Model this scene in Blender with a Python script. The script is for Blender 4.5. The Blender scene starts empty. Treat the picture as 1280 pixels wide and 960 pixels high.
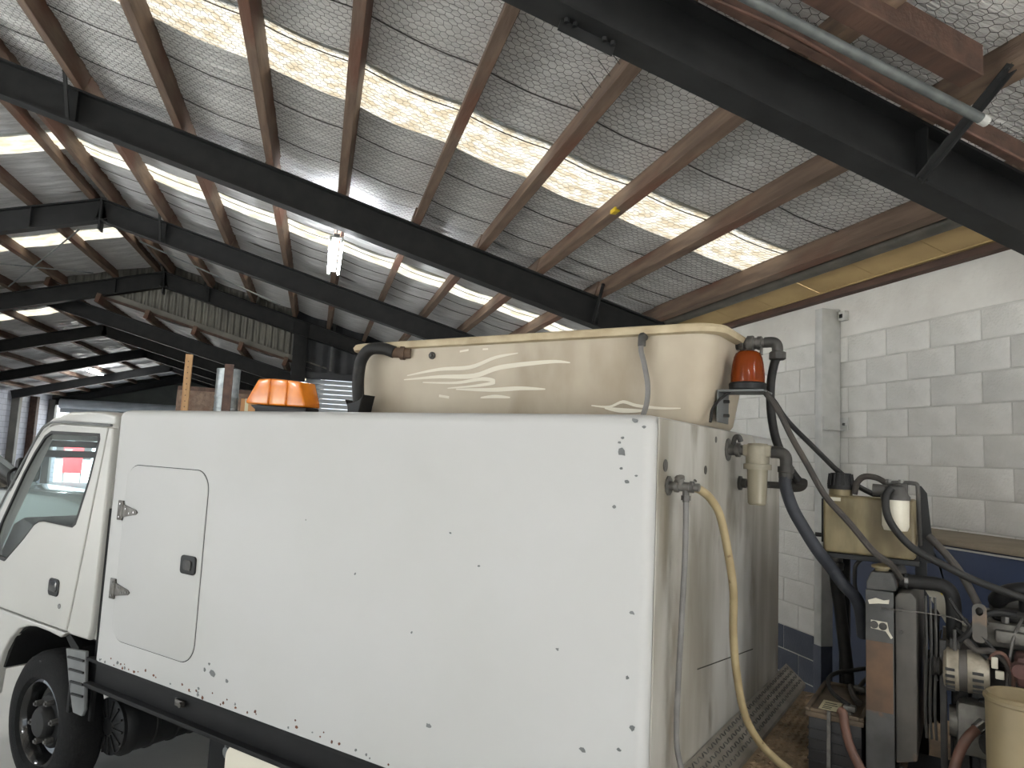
import bpy, bmesh, math, random
from mathutils import Vector, Matrix
import numpy as np
random.seed(7)
rng = np.random.RandomState(11)
S = bpy.context.scene
COL = S.collection
PI = math.pi

# ------------------------------------------------------------------ camera, world, light, exposure
cd = bpy.data.cameras.new('camera'); cam = bpy.data.objects.new('camera', cd); COL.objects.link(cam)
cd.sensor_fit = 'HORIZONTAL'; cd.sensor_width = 36.0; cd.lens = 889.0/1280*36.0
cd.clip_start = 0.05; cd.clip_end = 300
R3 = Matrix(((0.96310749, -0.07220035, -0.25925097), (-0.26494996, -0.08551864, -0.96046243), (0.04717493, 0.9937171, -0.10149312)))
cam.matrix_world = Matrix.Translation((0, 0, 2.0)) @ R3.to_4x4()
S.camera = cam
W = bpy.data.worlds.new('overcast_sky'); S.world = W; W.use_nodes = True
W.node_tree.nodes['Background'].inputs[0].default_value = (0.80, 0.91, 1.0, 1)
W.node_tree.nodes['Background'].inputs[1].default_value = 1.2
sd = bpy.data.lights.new('sun', 'SUN'); sd.energy = 16.0; sd.angle = math.radians(15); sd.color = (1, .985, .97)
sun = bpy.data.objects.new('sun', sd); COL.objects.link(sun); sun.rotation_euler = (math.radians(24), math.radians(14), 0)
def portal(name, loc, rot, sx, sy):
    l = bpy.data.lights.new(name, 'AREA'); l.shape = 'RECTANGLE'; l.size = sx; l.size_y = sy
    l.cycles.is_portal = True
    o = bpy.data.objects.new(name, l); COL.objects.link(o); o.location = loc; o.rotation_euler = rot
# daylight enters by the open doorways of the side wall and of the end wall behind the camera
portal('daylight_portal_side', (-10.5, 2.0, 1.75), (0, -PI/2, 0), 3.5, 11.0)
portal('daylight_portal_end', (1.9, -5.5, 1.6), (PI/2, 0, 0), 3.4, 3.2)  # this end doorway is added to light the truck's rear panel
S.view_settings.view_transform = 'Standard'; S.view_settings.look = 'None'
S.view_settings.exposure = 1.25; S.view_settings.gamma = 1.0
S.view_settings.use_curve_mapping = False

# ------------------------------------------------------------------ material helpers
def lin(c):
    return tuple(((v/255.0)/12.92 if v/255.0 <= .04045 else ((v/255.0+.055)/1.055)**2.4) for v in c)
def rgba(c): return (*lin(c), 1)
MATS = {}
def mat(name, c1, c2=None, rough=.6, metal=0.0, scale=6.0, stretch=(1, 1, 1), bump=0.0, bscale=None, lo=.35, hi=.65,
        c3=None, s3=3.0, st3=(1, 1, 1), t3=.6, w3=.06, spec=.5, detail=4, rnd=0.0, coat=0.0):
    """principled material; c1..c2 mottled by noise, c3 = patches (stains, chips, rust) with a shape of their own"""
    m = bpy.data.materials.new(name); m.use_nodes = True; MATS[name] = m
    nt = m.node_tree; N = nt.nodes; L = nt.links; b = N['Principled BSDF']
    b.inputs['Roughness'].default_value = rough; b.inputs['Metallic'].default_value = metal
    b.inputs['Specular IOR Level'].default_value = spec
    b.inputs['Coat Weight'].default_value = coat
    b.inputs['Base Color'].default_value = rgba(c1)
    tc = N.new('ShaderNodeTexCoord')
    def noise(sc, st, det=detail):
        mp = N.new('ShaderNodeMapping'); mp.inputs['Scale'].default_value = st
        L.new(tc.outputs['Object'], mp.inputs['Vector'])
        n = N.new('ShaderNodeTexNoise'); n.inputs['Scale'].default_value = sc; n.inputs['Detail'].default_value = det
        L.new(mp.outputs[0], n.inputs['Vector']); return n
    src = None
    if c2:
        n = noise(scale, stretch); r = N.new('ShaderNodeValToRGB')
        r.color_ramp.elements[0].position = lo; r.color_ramp.elements[1].position = hi
        r.color_ramp.elements[0].color = rgba(c1); r.color_ramp.elements[1].color = rgba(c2)
        L.new(n.outputs['Fac'], r.inputs['Fac']); src = r.outputs['Color']
    if c3:
        n = noise(s3, st3, 6); r = N.new('ShaderNodeValToRGB')
        r.color_ramp.elements[0].position = t3; r.color_ramp.elements[1].position = t3+w3
        r.color_ramp.elements[0].color = (0, 0, 0, 1); r.color_ramp.elements[1].color = (1, 1, 1, 1)
        L.new(n.outputs['Fac'], r.inputs['Fac'])
        mx = N.new('ShaderNodeMix'); mx.data_type = 'RGBA'
        if src: L.new(src, mx.inputs[6])
        else: mx.inputs[6].default_value = rgba(c1)
        mx.inputs[7].default_value = rgba(c3); L.new(r.outputs['Color'], mx.inputs[0]); src = mx.outputs[2]
    if rnd > 0:
        oi = N.new('ShaderNodeObjectInfo'); hs = N.new('ShaderNodeHueSaturation')
        mr = N.new('ShaderNodeMapRange'); mr.inputs[3].default_value = 1-rnd; mr.inputs[4].default_value = 1+rnd
        L.new(oi.outputs['Random'], mr.inputs[0]); L.new(mr.outputs[0], hs.inputs['Value'])
        if src: L.new(src, hs.inputs['Color'])
        else: hs.inputs['Color'].default_value = rgba(c1)
        src = hs.outputs[0]
    if src: L.new(src, b.inputs['Base Color'])
    if bump > 0:
        n = noise(bscale or scale*4, stretch, 5); bp = N.new('ShaderNodeBump'); bp.inputs['Strength'].default_value = bump
        bp.inputs['Distance'].default_value = .02
        L.new(n.outputs['Fac'], bp.inputs['Height']); L.new(bp.outputs[0], b.inputs['Normal'])
    return m
def emit(name, c, s):
    m = bpy.data.materials.new(name); m.use_nodes = True; b = m.node_tree.nodes['Principled BSDF']
    b.inputs['Base Color'].default_value = (*c, 1); b.inputs['Emission Color'].default_value = (*c, 1); b.inputs['Emission Strength'].default_value = s
    MATS[name] = m; return m
def glassy(name, c, rough=.03, opacity=.25):
    """thin sheet of glass or clear plastic: tinted see-through with a glossy face"""
    m = bpy.data.materials.new(name); m.use_nodes = True; nt = m.node_tree; N = nt.nodes; L = nt.links
    b = N['Principled BSDF']; b.inputs['Base Color'].default_value = rgba(c); b.inputs['Roughness'].default_value = rough
    t = N.new('ShaderNodeBsdfTransparent'); t.inputs[0].default_value = rgba(c)
    mx = N.new('ShaderNodeMixShader'); mx.inputs[0].default_value = opacity
    L.new(t.outputs[0], mx.inputs[1]); L.new(b.outputs[0], mx.inputs[2]); L.new(mx.outputs[0], N['Material Output'].inputs[0])
    MATS[name] = m; return m
def translucent(name, c1, c2, scale, stretch, lo=.4, hi=.62):
    m = bpy.data.materials.new(name); m.use_nodes = True; nt = m.node_tree; N = nt.nodes; L = nt.links
    N.remove(N['Principled BSDF'])
    tc = N.new('ShaderNodeTexCoord'); mp = N.new('ShaderNodeMapping'); mp.inputs['Scale'].default_value = stretch
    n = N.new('ShaderNodeTexNoise'); n.inputs['Scale'].default_value = scale; n.inputs['Detail'].default_value = 6
    r = N.new('ShaderNodeValToRGB'); r.color_ramp.elements[0].position = lo; r.color_ramp.elements[1].position = hi
    r.color_ramp.elements[0].color = rgba(c1); r.color_ramp.elements[1].color = rgba(c2)
    L.new(tc.outputs['Object'], mp.inputs[0]); L.new(mp.outputs[0], n.inputs['Vector']); L.new(n.outputs['Fac'], r.inputs[0])
    t = N.new('ShaderNodeBsdfTranslucent'); d = N.new('ShaderNodeBsdfDiffuse'); mx = N.new('ShaderNodeMixShader'); mx.inputs[0].default_value = .25
    L.new(r.outputs[0], t.inputs[0]); L.new(r.outputs[0], d.inputs[0])
    L.new(t.outputs[0], mx.inputs[1]); L.new(d.outputs[0], mx.inputs[2]); L.new(mx.outputs[0], N['Material Output'].inputs[0])
    MATS[name] = m; return m

mat('block_white', (216, 214, 209), (204, 202, 196), rough=.75, scale=5, bump=.35, bscale=60, rnd=.014)
mat('block_blue', (70, 76, 90), (60, 65, 78), rough=.6, scale=5, bump=.3, bscale=60, rnd=.05)
mat('mortar_white', (198, 196, 190), (186, 184, 178), rough=.85, scale=8, bump=.3)
mat('plaster_white', (216, 214, 208), (204, 201, 195), rough=.8, scale=3, bump=.25, bscale=30)
mat('post_white', (190, 190, 186), (172, 172, 168), rough=.5, scale=8)
mat('steel_black', (26, 27, 28), (35, 36, 37), rough=.6, scale=7, bump=.05, spec=.35)
mat('purlin_wood', (92, 75, 63), (122, 102, 86), rough=.7, scale=5, stretch=(3, .35, 3), bump=.25, bscale=16, c3=(100, 68, 53), s3=2, st3=(1, .4, 1), t3=.52, w3=.12, rnd=.16)
mat('dark_wood', (66, 48, 40), (86, 64, 53), rough=.7, scale=6, stretch=(2, .4, 2), bump=.2)
mat('pale_wood', (176, 140, 98), (150, 112, 76), rough=.7, scale=8, stretch=(3, 3, .4), bump=.15)
mat('insulation', (204, 203, 201), (230, 229, 227), rough=.45, metal=.08, scale=9, stretch=(.4, 3, 1), bump=.9, bscale=26, lo=.35, hi=.65, spec=.5)
mat('insulation_far', (190, 190, 191), (216, 216, 217), rough=.42, metal=.1, scale=7, stretch=(.4, 4, 1), bump=.8, bscale=12, spec=.5)
translucent('skylight', (90, 83, 70), (108, 106, 100), 9, (1, 1.4, 1))
translucent('skylight_far', (104, 98, 84), (116, 114, 108), 6, (1, 1.4, 1))
mat('wire', (70, 68, 66), rough=.6, metal=.4)
mat('yellow_board', (186, 160, 112), (168, 142, 98), rough=.7, scale=4, stretch=(1, .5, 1), bump=.1)
mat('conduit_grey', (84, 88, 88), (104, 108, 107), rough=.6, metal=.3, scale=14)
mat('pipe_olive', (66, 64, 58), (82, 78, 70), rough=.5, scale=8)
mat('galvanised', (140, 148, 150), (166, 172, 174), rough=.4, metal=.7, scale=14, bump=.05)
mat('gable_sheet', (122, 120, 112), (106, 104, 98), rough=.6, scale=3)
mat('dark_sheet', (52, 54, 58), (64, 66, 70), rough=.6, scale=3)
mat('green_grey_wall', (84, 88, 84), (96, 100, 96), rough=.7, scale=2)
mat('roller_white', (176, 182, 188), (192, 197, 202), rough=.45, scale=3)
mat('concrete', (196, 196, 193), (206, 205, 201), rough=.55, scale=1.3, bump=.1, bscale=20)
mat('asphalt', (196, 194, 188), (206, 204, 198), rough=.9, scale=2)
emit('fill_tube_bright', (.95, .98, 1.0), 150)
emit('fill_tube_mid', (.95, .98, 1.0), 75)
emit('tube_dim', (.95, .98, 1.0), 70)

# far block wall: too distant to tell the blocks apart singly
m = mat('far_block', (200, 204, 214), rough=.8); nt = m.node_tree; N = nt.nodes
tc = N.new('ShaderNodeTexCoord'); sx = N.new('ShaderNodeSeparateXYZ'); cx = N.new('ShaderNodeCombineXYZ'); bt = N.new('ShaderNodeTexBrick')
nt.links.new(tc.outputs['Object'], sx.inputs[0]); nt.links.new(sx.outputs[1], cx.inputs[0]); nt.links.new(sx.outputs[2], cx.inputs[1])
nt.links.new(cx.outputs[0], bt.inputs['Vector'])
bt.inputs['Color1'].default_value = rgba((206, 209, 219)); bt.inputs['Color2'].default_value = rgba((196, 199, 210)); bt.inputs['Mortar'].default_value = rgba((150, 153, 164))
bt.inputs['Scale'].default_value = 1; bt.inputs['Brick Width'].default_value = .39; bt.inputs['Row Height'].default_value = .2; bt.inputs['Mortar Size'].default_value = .008
nt.links.new(bt.outputs['Color'], N['Principled BSDF'].inputs['Base Color'])

# vehicle and machinery
mat('truck_white', (178, 178, 177), (175, 175, 173), rough=.5, scale=2, coat=.0, spec=.35)
mat('cab_white', (178, 177, 172), (174, 173, 168), rough=.3, scale=2, coat=.2)
mat('rear_panel_paint', (180, 178, 172), (140, 135, 124), rough=.38, scale=2.4, stretch=(1, 1.8, .45), lo=.38, hi=.62, c3=(112, 102, 86), s3=3.2, st3=(1, 1.6, .6), t3=.55, w3=.16)
mat('seam_black', (34, 34, 34), rough=.7)
mat('black_plastic', (20, 20, 21), (28, 28, 29), rough=.5, scale=9, spec=.3)
mat('black_gloss', (18, 18, 19), rough=.2, coat=.3)
mat('tyre', (20, 20, 21), (26, 26, 26), spec=.2, rough=.85, scale=20, bump=.2)
mat('chassis_black', (16, 16, 17), (22, 22, 23), rough=.6, scale=10, spec=.2)
mat('chrome', (150, 150, 150), rough=.25, metal=.9)
mat('hinge_steel', (104, 102, 98), (70, 66, 62), rough=.45, metal=.7, scale=30)
mat('rust', (110, 66, 44), (84, 50, 36), rough=.9, scale=18, bump=.3)
mat('grey_plastic', (108, 110, 110), (92, 94, 94), rough=.6, scale=6)
mat('cream_fibre', (180, 170, 152), (160, 148, 130), rough=.6, scale=3.0, stretch=(1, 1, .8), lo=.35, hi=.7, c3=(142, 129, 109), s3=2.4, st3=(1, 1, .4), t3=.6, w3=.14, bump=.06)
mat('cream_clean', (206, 200, 184), rough=.6)
mat('tank_rim', (182, 168, 140), (156, 140, 112), rough=.65, scale=8)
mat('rubber', (26, 26, 27), (38, 37, 36), rough=.6, scale=20, bump=.1, spec=.3)
mat('rubber_dusty', (66, 61, 56), (48, 45, 43), rough=.75, scale=25)
mat('rubber_blue', (38, 41, 48), (50, 53, 60), rough=.65, scale=20)
mat('hose_yellow', (172, 156, 122), (146, 130, 98), rough=.45, scale=9, c3=(110, 90, 62), s3=24, t3=.64)
mat('hose_grey', (118, 116, 114), (96, 94, 92), rough=.5, scale=12)
mat('hose_brown', (100, 70, 58), (78, 55, 46), rough=.6, scale=14)
mat('fitting', (112, 110, 106), (78, 76, 74), rough=.5, metal=.45, scale=24, bump=.15)
mat('fitting_dark', (48, 47, 46), (66, 64, 61), rough=.6, scale=20, bump=.1)
glassy('amber_lens', (160, 76, 26), .10, .34)
mat('amber_bar', (236, 138, 22), (214, 116, 14), rough=.25, scale=10, coat=.4)
mat('amber_core', (244, 150, 30), rough=.3)
glassy('clear_bowl', (176, 168, 148), .25, .6)
glassy('cab_glass', (247, 250, 250), .02, .05)
glassy('screen_glass', (240, 249, 249), .02, .05)
mat('filter_grey', (146, 140, 124), (120, 114, 100), rough=.6, scale=14)
mat('plastic_aged', (140, 128, 98), (98, 87, 62), rough=.55, scale=9, stretch=(1.6, 1.6, .5), c3=(88, 77, 56), s3=6, st3=(1.4, 1.4, .6), t3=.5, w3=.2)
mat('plastic_white', (196, 192, 178), (178, 172, 156), rough=.4, scale=8)
mat('radiator_grey', (70, 70, 69), (52, 52, 51), rough=.6, scale=10, c3=(96, 72, 54), s3=7, t3=.62, bump=.12)
mat('rust_paint', (98, 76, 58), (80, 64, 52), rough=.8, scale=14)
mat('shroud_grey', (80, 76, 71), (62, 60, 56), rough=.6, scale=8, c3=(128, 100, 74), s3=3, t3=.62)
mat('engine_dark', (34, 33, 32), (48, 46, 44), rough=.65, scale=14, bump=.2)
mat('engine_alloy', (118, 115, 108), (88, 85, 80), rough=.5, metal=.35, scale=18, bump=.15)
mat('alternator_alloy', (158, 150, 134), (126, 118, 104), rough=.5, metal=.3, scale=20, bump=.1)
mat('engine_red', (82, 50, 44), (66, 42, 38), rough=.7, scale=14)
mat('drum_cream', (138, 124, 95), (118, 105, 80), rough=.5, scale=5, c3=(120, 98, 66), s3=20, t3=.7)
mat('battery_case', (32, 32, 34), (40, 40, 42), rough=.5, scale=12)
mat('battery_lid', (100, 86, 70), (74, 64, 53), rough=.8, scale=12)
mat('paper_label', (196, 190, 158), rough=.7)
mat('ink', (60, 58, 50), rough=.8)
mat('label_yellow', (220, 190, 40), rough=.6)
mat('deck_rust', (150, 128, 102), (114, 97, 78), rough=.85, scale=7, bump=.5, bscale=60, c3=(62, 52, 42), s3=3, t3=.58, w3=.1)
mat('blue_paint', (44, 58, 88), (38, 50, 76), rough=.5, scale=3)
mat('beige_top', (140, 128, 112), (124, 114, 98), rough=.8, scale=4)
mat('seat_dark', (40, 42, 46), rough=.9)
mat('dash_grey', (38, 39, 41), (48, 49, 50), rough=.7, scale=8)
mat('car_paint', (176, 182, 182), rough=.2, coat=.6)
mat('red_sign', (214, 60, 66), rough=.5)
mat('carton', (178, 132, 88), (160, 116, 76), rough=.8, scale=6)
# tread plate with raised lozenges
m = mat('tread_plate', (146, 140, 130), (112, 106, 96), rough=.45, metal=.3, scale=6); nt = m.node_tree; N = nt.nodes; L = nt.links
tc = N.new('ShaderNodeTexCoord'); mp = N.new('ShaderNodeMapping'); mp.inputs['Rotation'].default_value = (0, 0, PI/4); mp.inputs['Scale'].default_value = (36, 36, 36)
ck = N.new('ShaderNodeTexChecker'); ck.inputs['Scale'].default_value = 1.0; bp = N.new('ShaderNodeBump'); bp.inputs['Strength'].default_value = .9; bp.inputs['Distance'].default_value = .01
L.new(tc.outputs['Object'], mp.inputs[0]); L.new(mp.outputs[0], ck.inputs['Vector']); L.new(ck.outputs['Fac'], bp.inputs['Height']); L.new(bp.outputs[0], N['Principled BSDF'].inputs['Normal'])

# ------------------------------------------------------------------ mesh helpers
def nb(): return bmesh.new()
def box(bm, x0, x1, y0, y1, z0, z1, bev=0.0, seg=2, rot=None, about=None):
    t = bmesh.new(); bmesh.ops.create_cube(t, size=1)
    for v in t.verts:
        v.co = Vector(((x0+x1)/2+v.co.x*(x1-x0), (y0+y1)/2+v.co.y*(y1-y0), (z0+z1)/2+v.co.z*(z1-z0)))
    if bev > 0:
        bmesh.ops.bevel(t, geom=t.edges[:], offset=min(bev, .49*min(abs(x1-x0), abs(y1-y0), abs(z1-z0))), segments=seg, affect='EDGES', profile=.5)
    if rot is not None:
        bmesh.ops.rotate(t, cent=about or Vector(((x0+x1)/2, (y0+y1)/2, (z0+z1)/2)), matrix=rot, verts=t.verts[:])
    join(bm, t); return bm
def join(bm, t):
    mp = [bm.verts.new(v.co) for v in t.verts]; t.verts.index_update()
    for f in t.faces:
        try: bm.faces.new([mp[v.index] for v in f.verts])
        except ValueError: pass
    t.free()
def basis(d):
    d = Vector(d).normalized(); a = Vector((0, 0, 1)) if abs(d.z) < .95 else Vector((1, 0, 0))
    u = d.cross(a).normalized(); return u, d.cross(u).normalized(), d
def ring(bm, c, u, v, r, n, ph=0):
    return [bm.verts.new(Vector(c)+u*(r*math.cos(2*PI*i/n+ph))+v*(r*math.sin(2*PI*i/n+ph))) for i in range(n)]
def skin(bm, a, b):
    n = len(a)
    for i in range(n): bm.faces.new((a[i], a[(i+1) % n], b[(i+1) % n], b[i]))
def cyl(bm, p0, p1, r0, r1=None, n=16, cap=True):
    r1 = r0 if r1 is None else r1; u, v, d = basis(Vector(p1)-Vector(p0))
    a = ring(bm, p0, u, v, r0, n); b = ring(bm, p1, u, v, r1, n); skin(bm, a, b)
    if cap: bm.faces.new(a[::-1]); bm.faces.new(b)
    return bm
def lathe(bm, o, axis, prof, n=24, cap=True):
    """prof = [(distance along axis, radius)]"""
    u, v, d = basis(axis); prev = None; o = Vector(o)
    for i, (t, r) in enumerate(prof):
        rg = ring(bm, o+d*t, u, v, max(r, 1e-4), n)
        if prev: skin(bm, prev, rg)
        elif cap: bm.faces.new(rg[::-1])
        prev = rg
    if cap: bm.faces.new(prev)
    return bm
def smooth_path(pts, k=6):
    P = [Vector(p) for p in pts]
    if len(P) < 3: return P
    out = []
    for i in range(len(P)-1):
        p0 = P[max(i-1, 0)]; p1 = P[i]; p2 = P[i+1]; p3 = P[min(i+2, len(P)-1)]
        for j in range(k):
            t = j/k
            out.append(.5*((2*p1)+(-p0+p2)*t+(2*p0-5*p1+4*p2-p3)*t*t+(-p0+3*p1-3*p2+p3)*t**3))
    out.append(P[-1]); return out
def tube(bm, pts, r, n=10, k=6, smooth=True, cap=True):
    P = smooth_path(pts, k) if smooth else [Vector(p) for p in pts]
    d = (P[1]-P[0]).normalized(); u, v, _ = basis(d); prev = None
    for i, p in enumerate(P):
        dn = ((P[min(i+1, len(P)-1)]-P[max(i-1, 0)])).normalized()
        u = (u-dn*u.dot(dn)).normalized(); v = dn.cross(u)
        rg = ring(bm, p, u, v, r(i/(len(P)-1)) if callable(r) else r, n)
        if prev: skin(bm, prev, rg)
        elif cap: bm.faces.new(rg[::-1])
        prev = rg
    if cap: bm.faces.new(prev)
    return bm
def prism(bm, poly, axis, a, b, bev=0.0, seg=2):
    """extrude a 2-D polygon along an axis: 'x' -> poly in (y,z), 'y' -> (x,z), 'z' -> (x,y)"""
    f = {'x': lambda p, t: Vector((t, p[0], p[1])), 'y': lambda p, t: Vector((p[0], t, p[1])), 'z': lambda p, t: Vector((p[0], p[1], t))}[axis]
    t = bmesh.new(); A = [t.verts.new(f(p, a)) for p in poly]; B = [t.verts.new(f(p, b)) for p in poly]
    t.faces.new(A[::-1]); t.faces.new(B); skin(t, A, B)
    bmesh.ops.recalc_face_normals(t, faces=t.faces[:])
    if bev > 0:
        ed = [e for e in t.edges if len(e.link_faces) == 2 and e.calc_face_angle(0) > .6]
        bmesh.ops.bevel(t, geom=ed, offset=bev, segments=seg, affect='EDGES', profile=.5)
    join(bm, t); return bm
def rrect(x0, x1, z0, z1, r, n=6):
    out = []
    for cx_, cz_, a0 in ((x1-r, z1-r, 0), (x0+r, z1-r, PI/2), (x0+r, z0+r, PI), (x1-r, z0+r, 1.5*PI)):
        for i in range(n+1):
            a = a0+PI/2*i/n; out.append((cx_+r*math.cos(a), cz_+r*math.sin(a)))
    return out
def plate(outer, holes, thick, bev=0.0):
    """plate with holes in the (x,z) plane, front face at y=0, body towards +y"""
    cu = bpy.data.curves.new('tmp', 'CURVE'); cu.dimensions = '2D'; cu.fill_mode = 'BOTH'; cu.extrude = thick/2-bev; cu.bevel_depth = bev; cu.bevel_resolution = 2
    cu.offset = -bev
    for lp in [outer]+holes:
        s = cu.splines.new('POLY'); s.points.add(len(lp)-1); s.use_cyclic_u = True
        for p, q in zip(s.points, lp): p.co = (q[0], q[1], 0, 1)
    o = bpy.data.objects.new('tmp', cu); COL.objects.link(o)
    me = o.to_mesh(); bm = bmesh.new(); bm.from_mesh(me); o.to_mesh_clear()
    bpy.data.objects.remove(o); bpy.data.curves.remove(cu)
    for v in bm.verts: v.co = Vector((v.co.x, thick/2-v.co.z, v.co.y))
    bmesh.ops.recalc_face_normals(bm, faces=bm.faces[:])
    return bm
def shift(bm, d):
    for v in bm.verts: v.co += Vector(d)
    return bm

# ------------------------------------------------------------------ object helpers
TA = math.radians(-47.969); TO = Vector((0.986, 1.979, 0))
FR = {'world': Matrix.Identity(4), 'truck': Matrix.Translation(TO) @ Matrix.Rotation(TA, 4, 'Z')}
ORG = {}
def mesh_from(bm, name, smooth=True):
    bmesh.ops.recalc_face_normals(bm, faces=bm.faces[:])
    me = bpy.data.meshes.new(name); bm.to_mesh(me); bm.free()
    if smooth:
        me.shade_smooth(); me.set_sharp_from_angle(angle=math.radians(38))
    return me
def tag(o, label=None, cat=None, group=None, kind=None):
    if label: o['label'] = label
    if cat: o['category'] = cat
    if group: o['group'] = group
    if kind: o['kind'] = kind
    return o
def part(name, bm, m, parent, label=None, kind=None):
    """a mesh built in its thing's frame, parented to the thing or to a part of it"""
    c = ORG[parent.name]
    for v in bm.verts: v.co -= c
    o = bpy.data.objects.new(name, mesh_from(bm, name)); COL.objects.link(o); o.data.materials.append(MATS[m])
    o.parent = parent; ORG[o.name] = c
    return tag(o, label=label, kind=kind)
def thing(name, label, cat, base, frame='world', group=None, kind=None):
    o = bpy.data.objects.new(name, None); COL.objects.link(o); o.empty_display_size = .1
    o.matrix_world = FR[frame] @ Matrix.Translation(base); ORG[o.name] = Vector(base)
    return tag(o, label, cat, group, kind)
def solo(name, bm, m, label, cat, frame='world', group=None, kind=None):
    """a thing that is one mesh, its origin at the middle of its base"""
    lo = Vector((min(v.co.x for v in bm.verts), min(v.co.y for v in bm.verts), min(v.co.z for v in bm.verts)))
    hi = Vector((max(v.co.x for v in bm.verts), max(v.co.y for v in bm.verts), max(v.co.z for v in bm.verts)))
    c = Vector(((lo.x+hi.x)/2, (lo.y+hi.y)/2, lo.z))
    for v in bm.verts: v.co -= c
    o = bpy.data.objects.new(name, mesh_from(bm, name)); COL.objects.link(o); o.data.materials.append(MATS[m])
    o.matrix_world = FR[frame] @ Matrix.Translation(c); ORG[o.name] = c
    return tag(o, label, cat, group, kind)
def struct(name, bm, m):
    c = Vector((0, 0, 0)); o = bpy.data.objects.new(name, mesh_from(bm, name)); COL.objects.link(o); o.data.materials.append(MATS[m])
    ORG[o.name] = c; o['kind'] = 'structure'; return o
def inst(src, name, parent, loc=(0, 0, 0), rot=None, m=None):
    o = bpy.data.objects.new(name, src); COL.objects.link(o); o.parent = parent; o.location = loc
    if rot: o.rotation_euler = rot
    return o

# ================================================================== THE BUILDING
SL = .27                      # roof slope
RX, XW = -3.14, 4.0           # ridge line, face of the block wall
XL = -10.4
ang = math.atan(SL)
# --- floor and ground outside
bm = nb(); box(bm, -10.9, 4.2, -5.6, 35, -.2, 0); struct('floor', bm, 'concrete')
bm = nb(); box(bm, -70, 40, -60, 90, -.5, -.21); tag(solo('ground', bm, 'asphalt', 'grey paved yard outside the workshop doors', 'ground'), kind='structure')

# --- right wall of painted concrete blocks
bm = nb(); box(bm, XW+.006, XW+.2, -5.6, 15.6, 0, 3.08)
wr = struct('wall_right', bm, 'mortar_white')
bm = nb(); box(bm, XW, XW+.2, -5.6, 15.6, 3.078, 3.403, .003); part('bond_beam', bm, 'plaster_white', wr)
def blockmesh(l, name, mname):
    b = nb(); box(b, -.02, .07, 0, l, 0, .19, .005, 2); me = mesh_from(b, name); me.materials.append(MATS[mname]); return me
BW, BB = blockmesh(.381, 'block', 'block_white'), blockmesh(.381, 'block_blue', 'block_blue')
for r in range(16):
    z = -.13+.2*r
    if z < -.01: continue
    off = 4.287 if r % 2 == 1 else 4.482
    for k in range(-5, 8):
        y = off+.39*k
        if y < 2.35 or y > 7.2: continue
        inst(BB if z < .6 else BW, 'block', wr, (XW+.02+rng.uniform(-.0015, .0015), y+.0045, z+.005))
bm = nb(); box(bm, XW-.001, XW+.05, -5.6, 15.6, 0, .068); part('footing', bm, 'block_blue', wr)
# steel post against the wall, painted white above and dark below
pt = thing('wall_post', 'white painted steel post standing against the block wall, dark at the foot', 'post', (3.9, 4.81, 0))
bm = nb(); box(bm, 3.82, 3.995, 4.755, 4.838, .67, 3.30, .004)
part('shaft', bm, 'post_white', pt)
bm = nb(); box(bm, 3.815, 3.998, 4.75, 4.84, 0, .67, .003); part('painted_foot', bm, 'block_blue', pt)
bm = nb(); box(bm, 3.835, 3.997, 4.70, 4.754, 2.325, 2.333); box(bm, 3.835, 3.997, 4.746, 4.754, 2.333, 2.43); box(bm, 3.985, 3.997, 4.665, 4.754, 2.325, 2.43, .002)
part('cleat', bm, 'post_white', pt)
bm = nb(); cyl(bm, (3.985, 4.70, 2.375), (3.972, 4.70, 2.375), .011, n=6); part('bolt', bm, 'fitting_dark', pt)
for z in (2.62, 2.95, 1.9, 1.55):
    bm = nb(); cyl(bm, (3.90, 4.755, z), (3.90, 4.749, z), .006, n=6); part('bolt', bm, 'post_white', pt)
se = thing('wall_sensor', 'small white sensor box on the block wall beside the post top', 'sensor', (3.98, 4.70, 3.20))
bm = nb(); box(bm, 3.955, 3.9985, 4.665, 4.735, 3.20, 3.275, .004); part('housing', bm, 'post_white', se)
bm = nb(); box(bm, 3.948, 3.956, 4.685, 4.718, 3.22, 3.252, .002); part('lens', bm, 'black_gloss', se)
# timber plate along the top of the wall, with a thin yellowish wire in front
bm = nb(); box(bm, 3.935, 4.1, -5.5, 15.5, 3.405, 3.455, .004); tag(struct('trim_1', bm, 'dark_wood'))

# --- unseen walls round the workshop with the open doorways the daylight comes through
bm = nb()
box(bm, XL-.2, XL, 7.6, 15.6, 0, 3.5); box(bm, XL-.2, XL, -5.6, 7.6, 3.5, 3.6); box(bm, XL-.2, XL, -5.6, -3.6, 0, 3.5)
struct('wall_left', bm, 'far_block')
bm = nb()
box(bm, 3.6, 4.2, -5.8, -5.6, 0, 4.0); box(bm, XL-.2, .2, -5.8, -5.6, 0, 5.6); box(bm, .2, 3.6, -5.8, -5.6, 3.2, 4.8); struct('wall_near', bm, 'plaster_white')  # unseen; its doorway is put in for light on the rear panel

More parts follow.
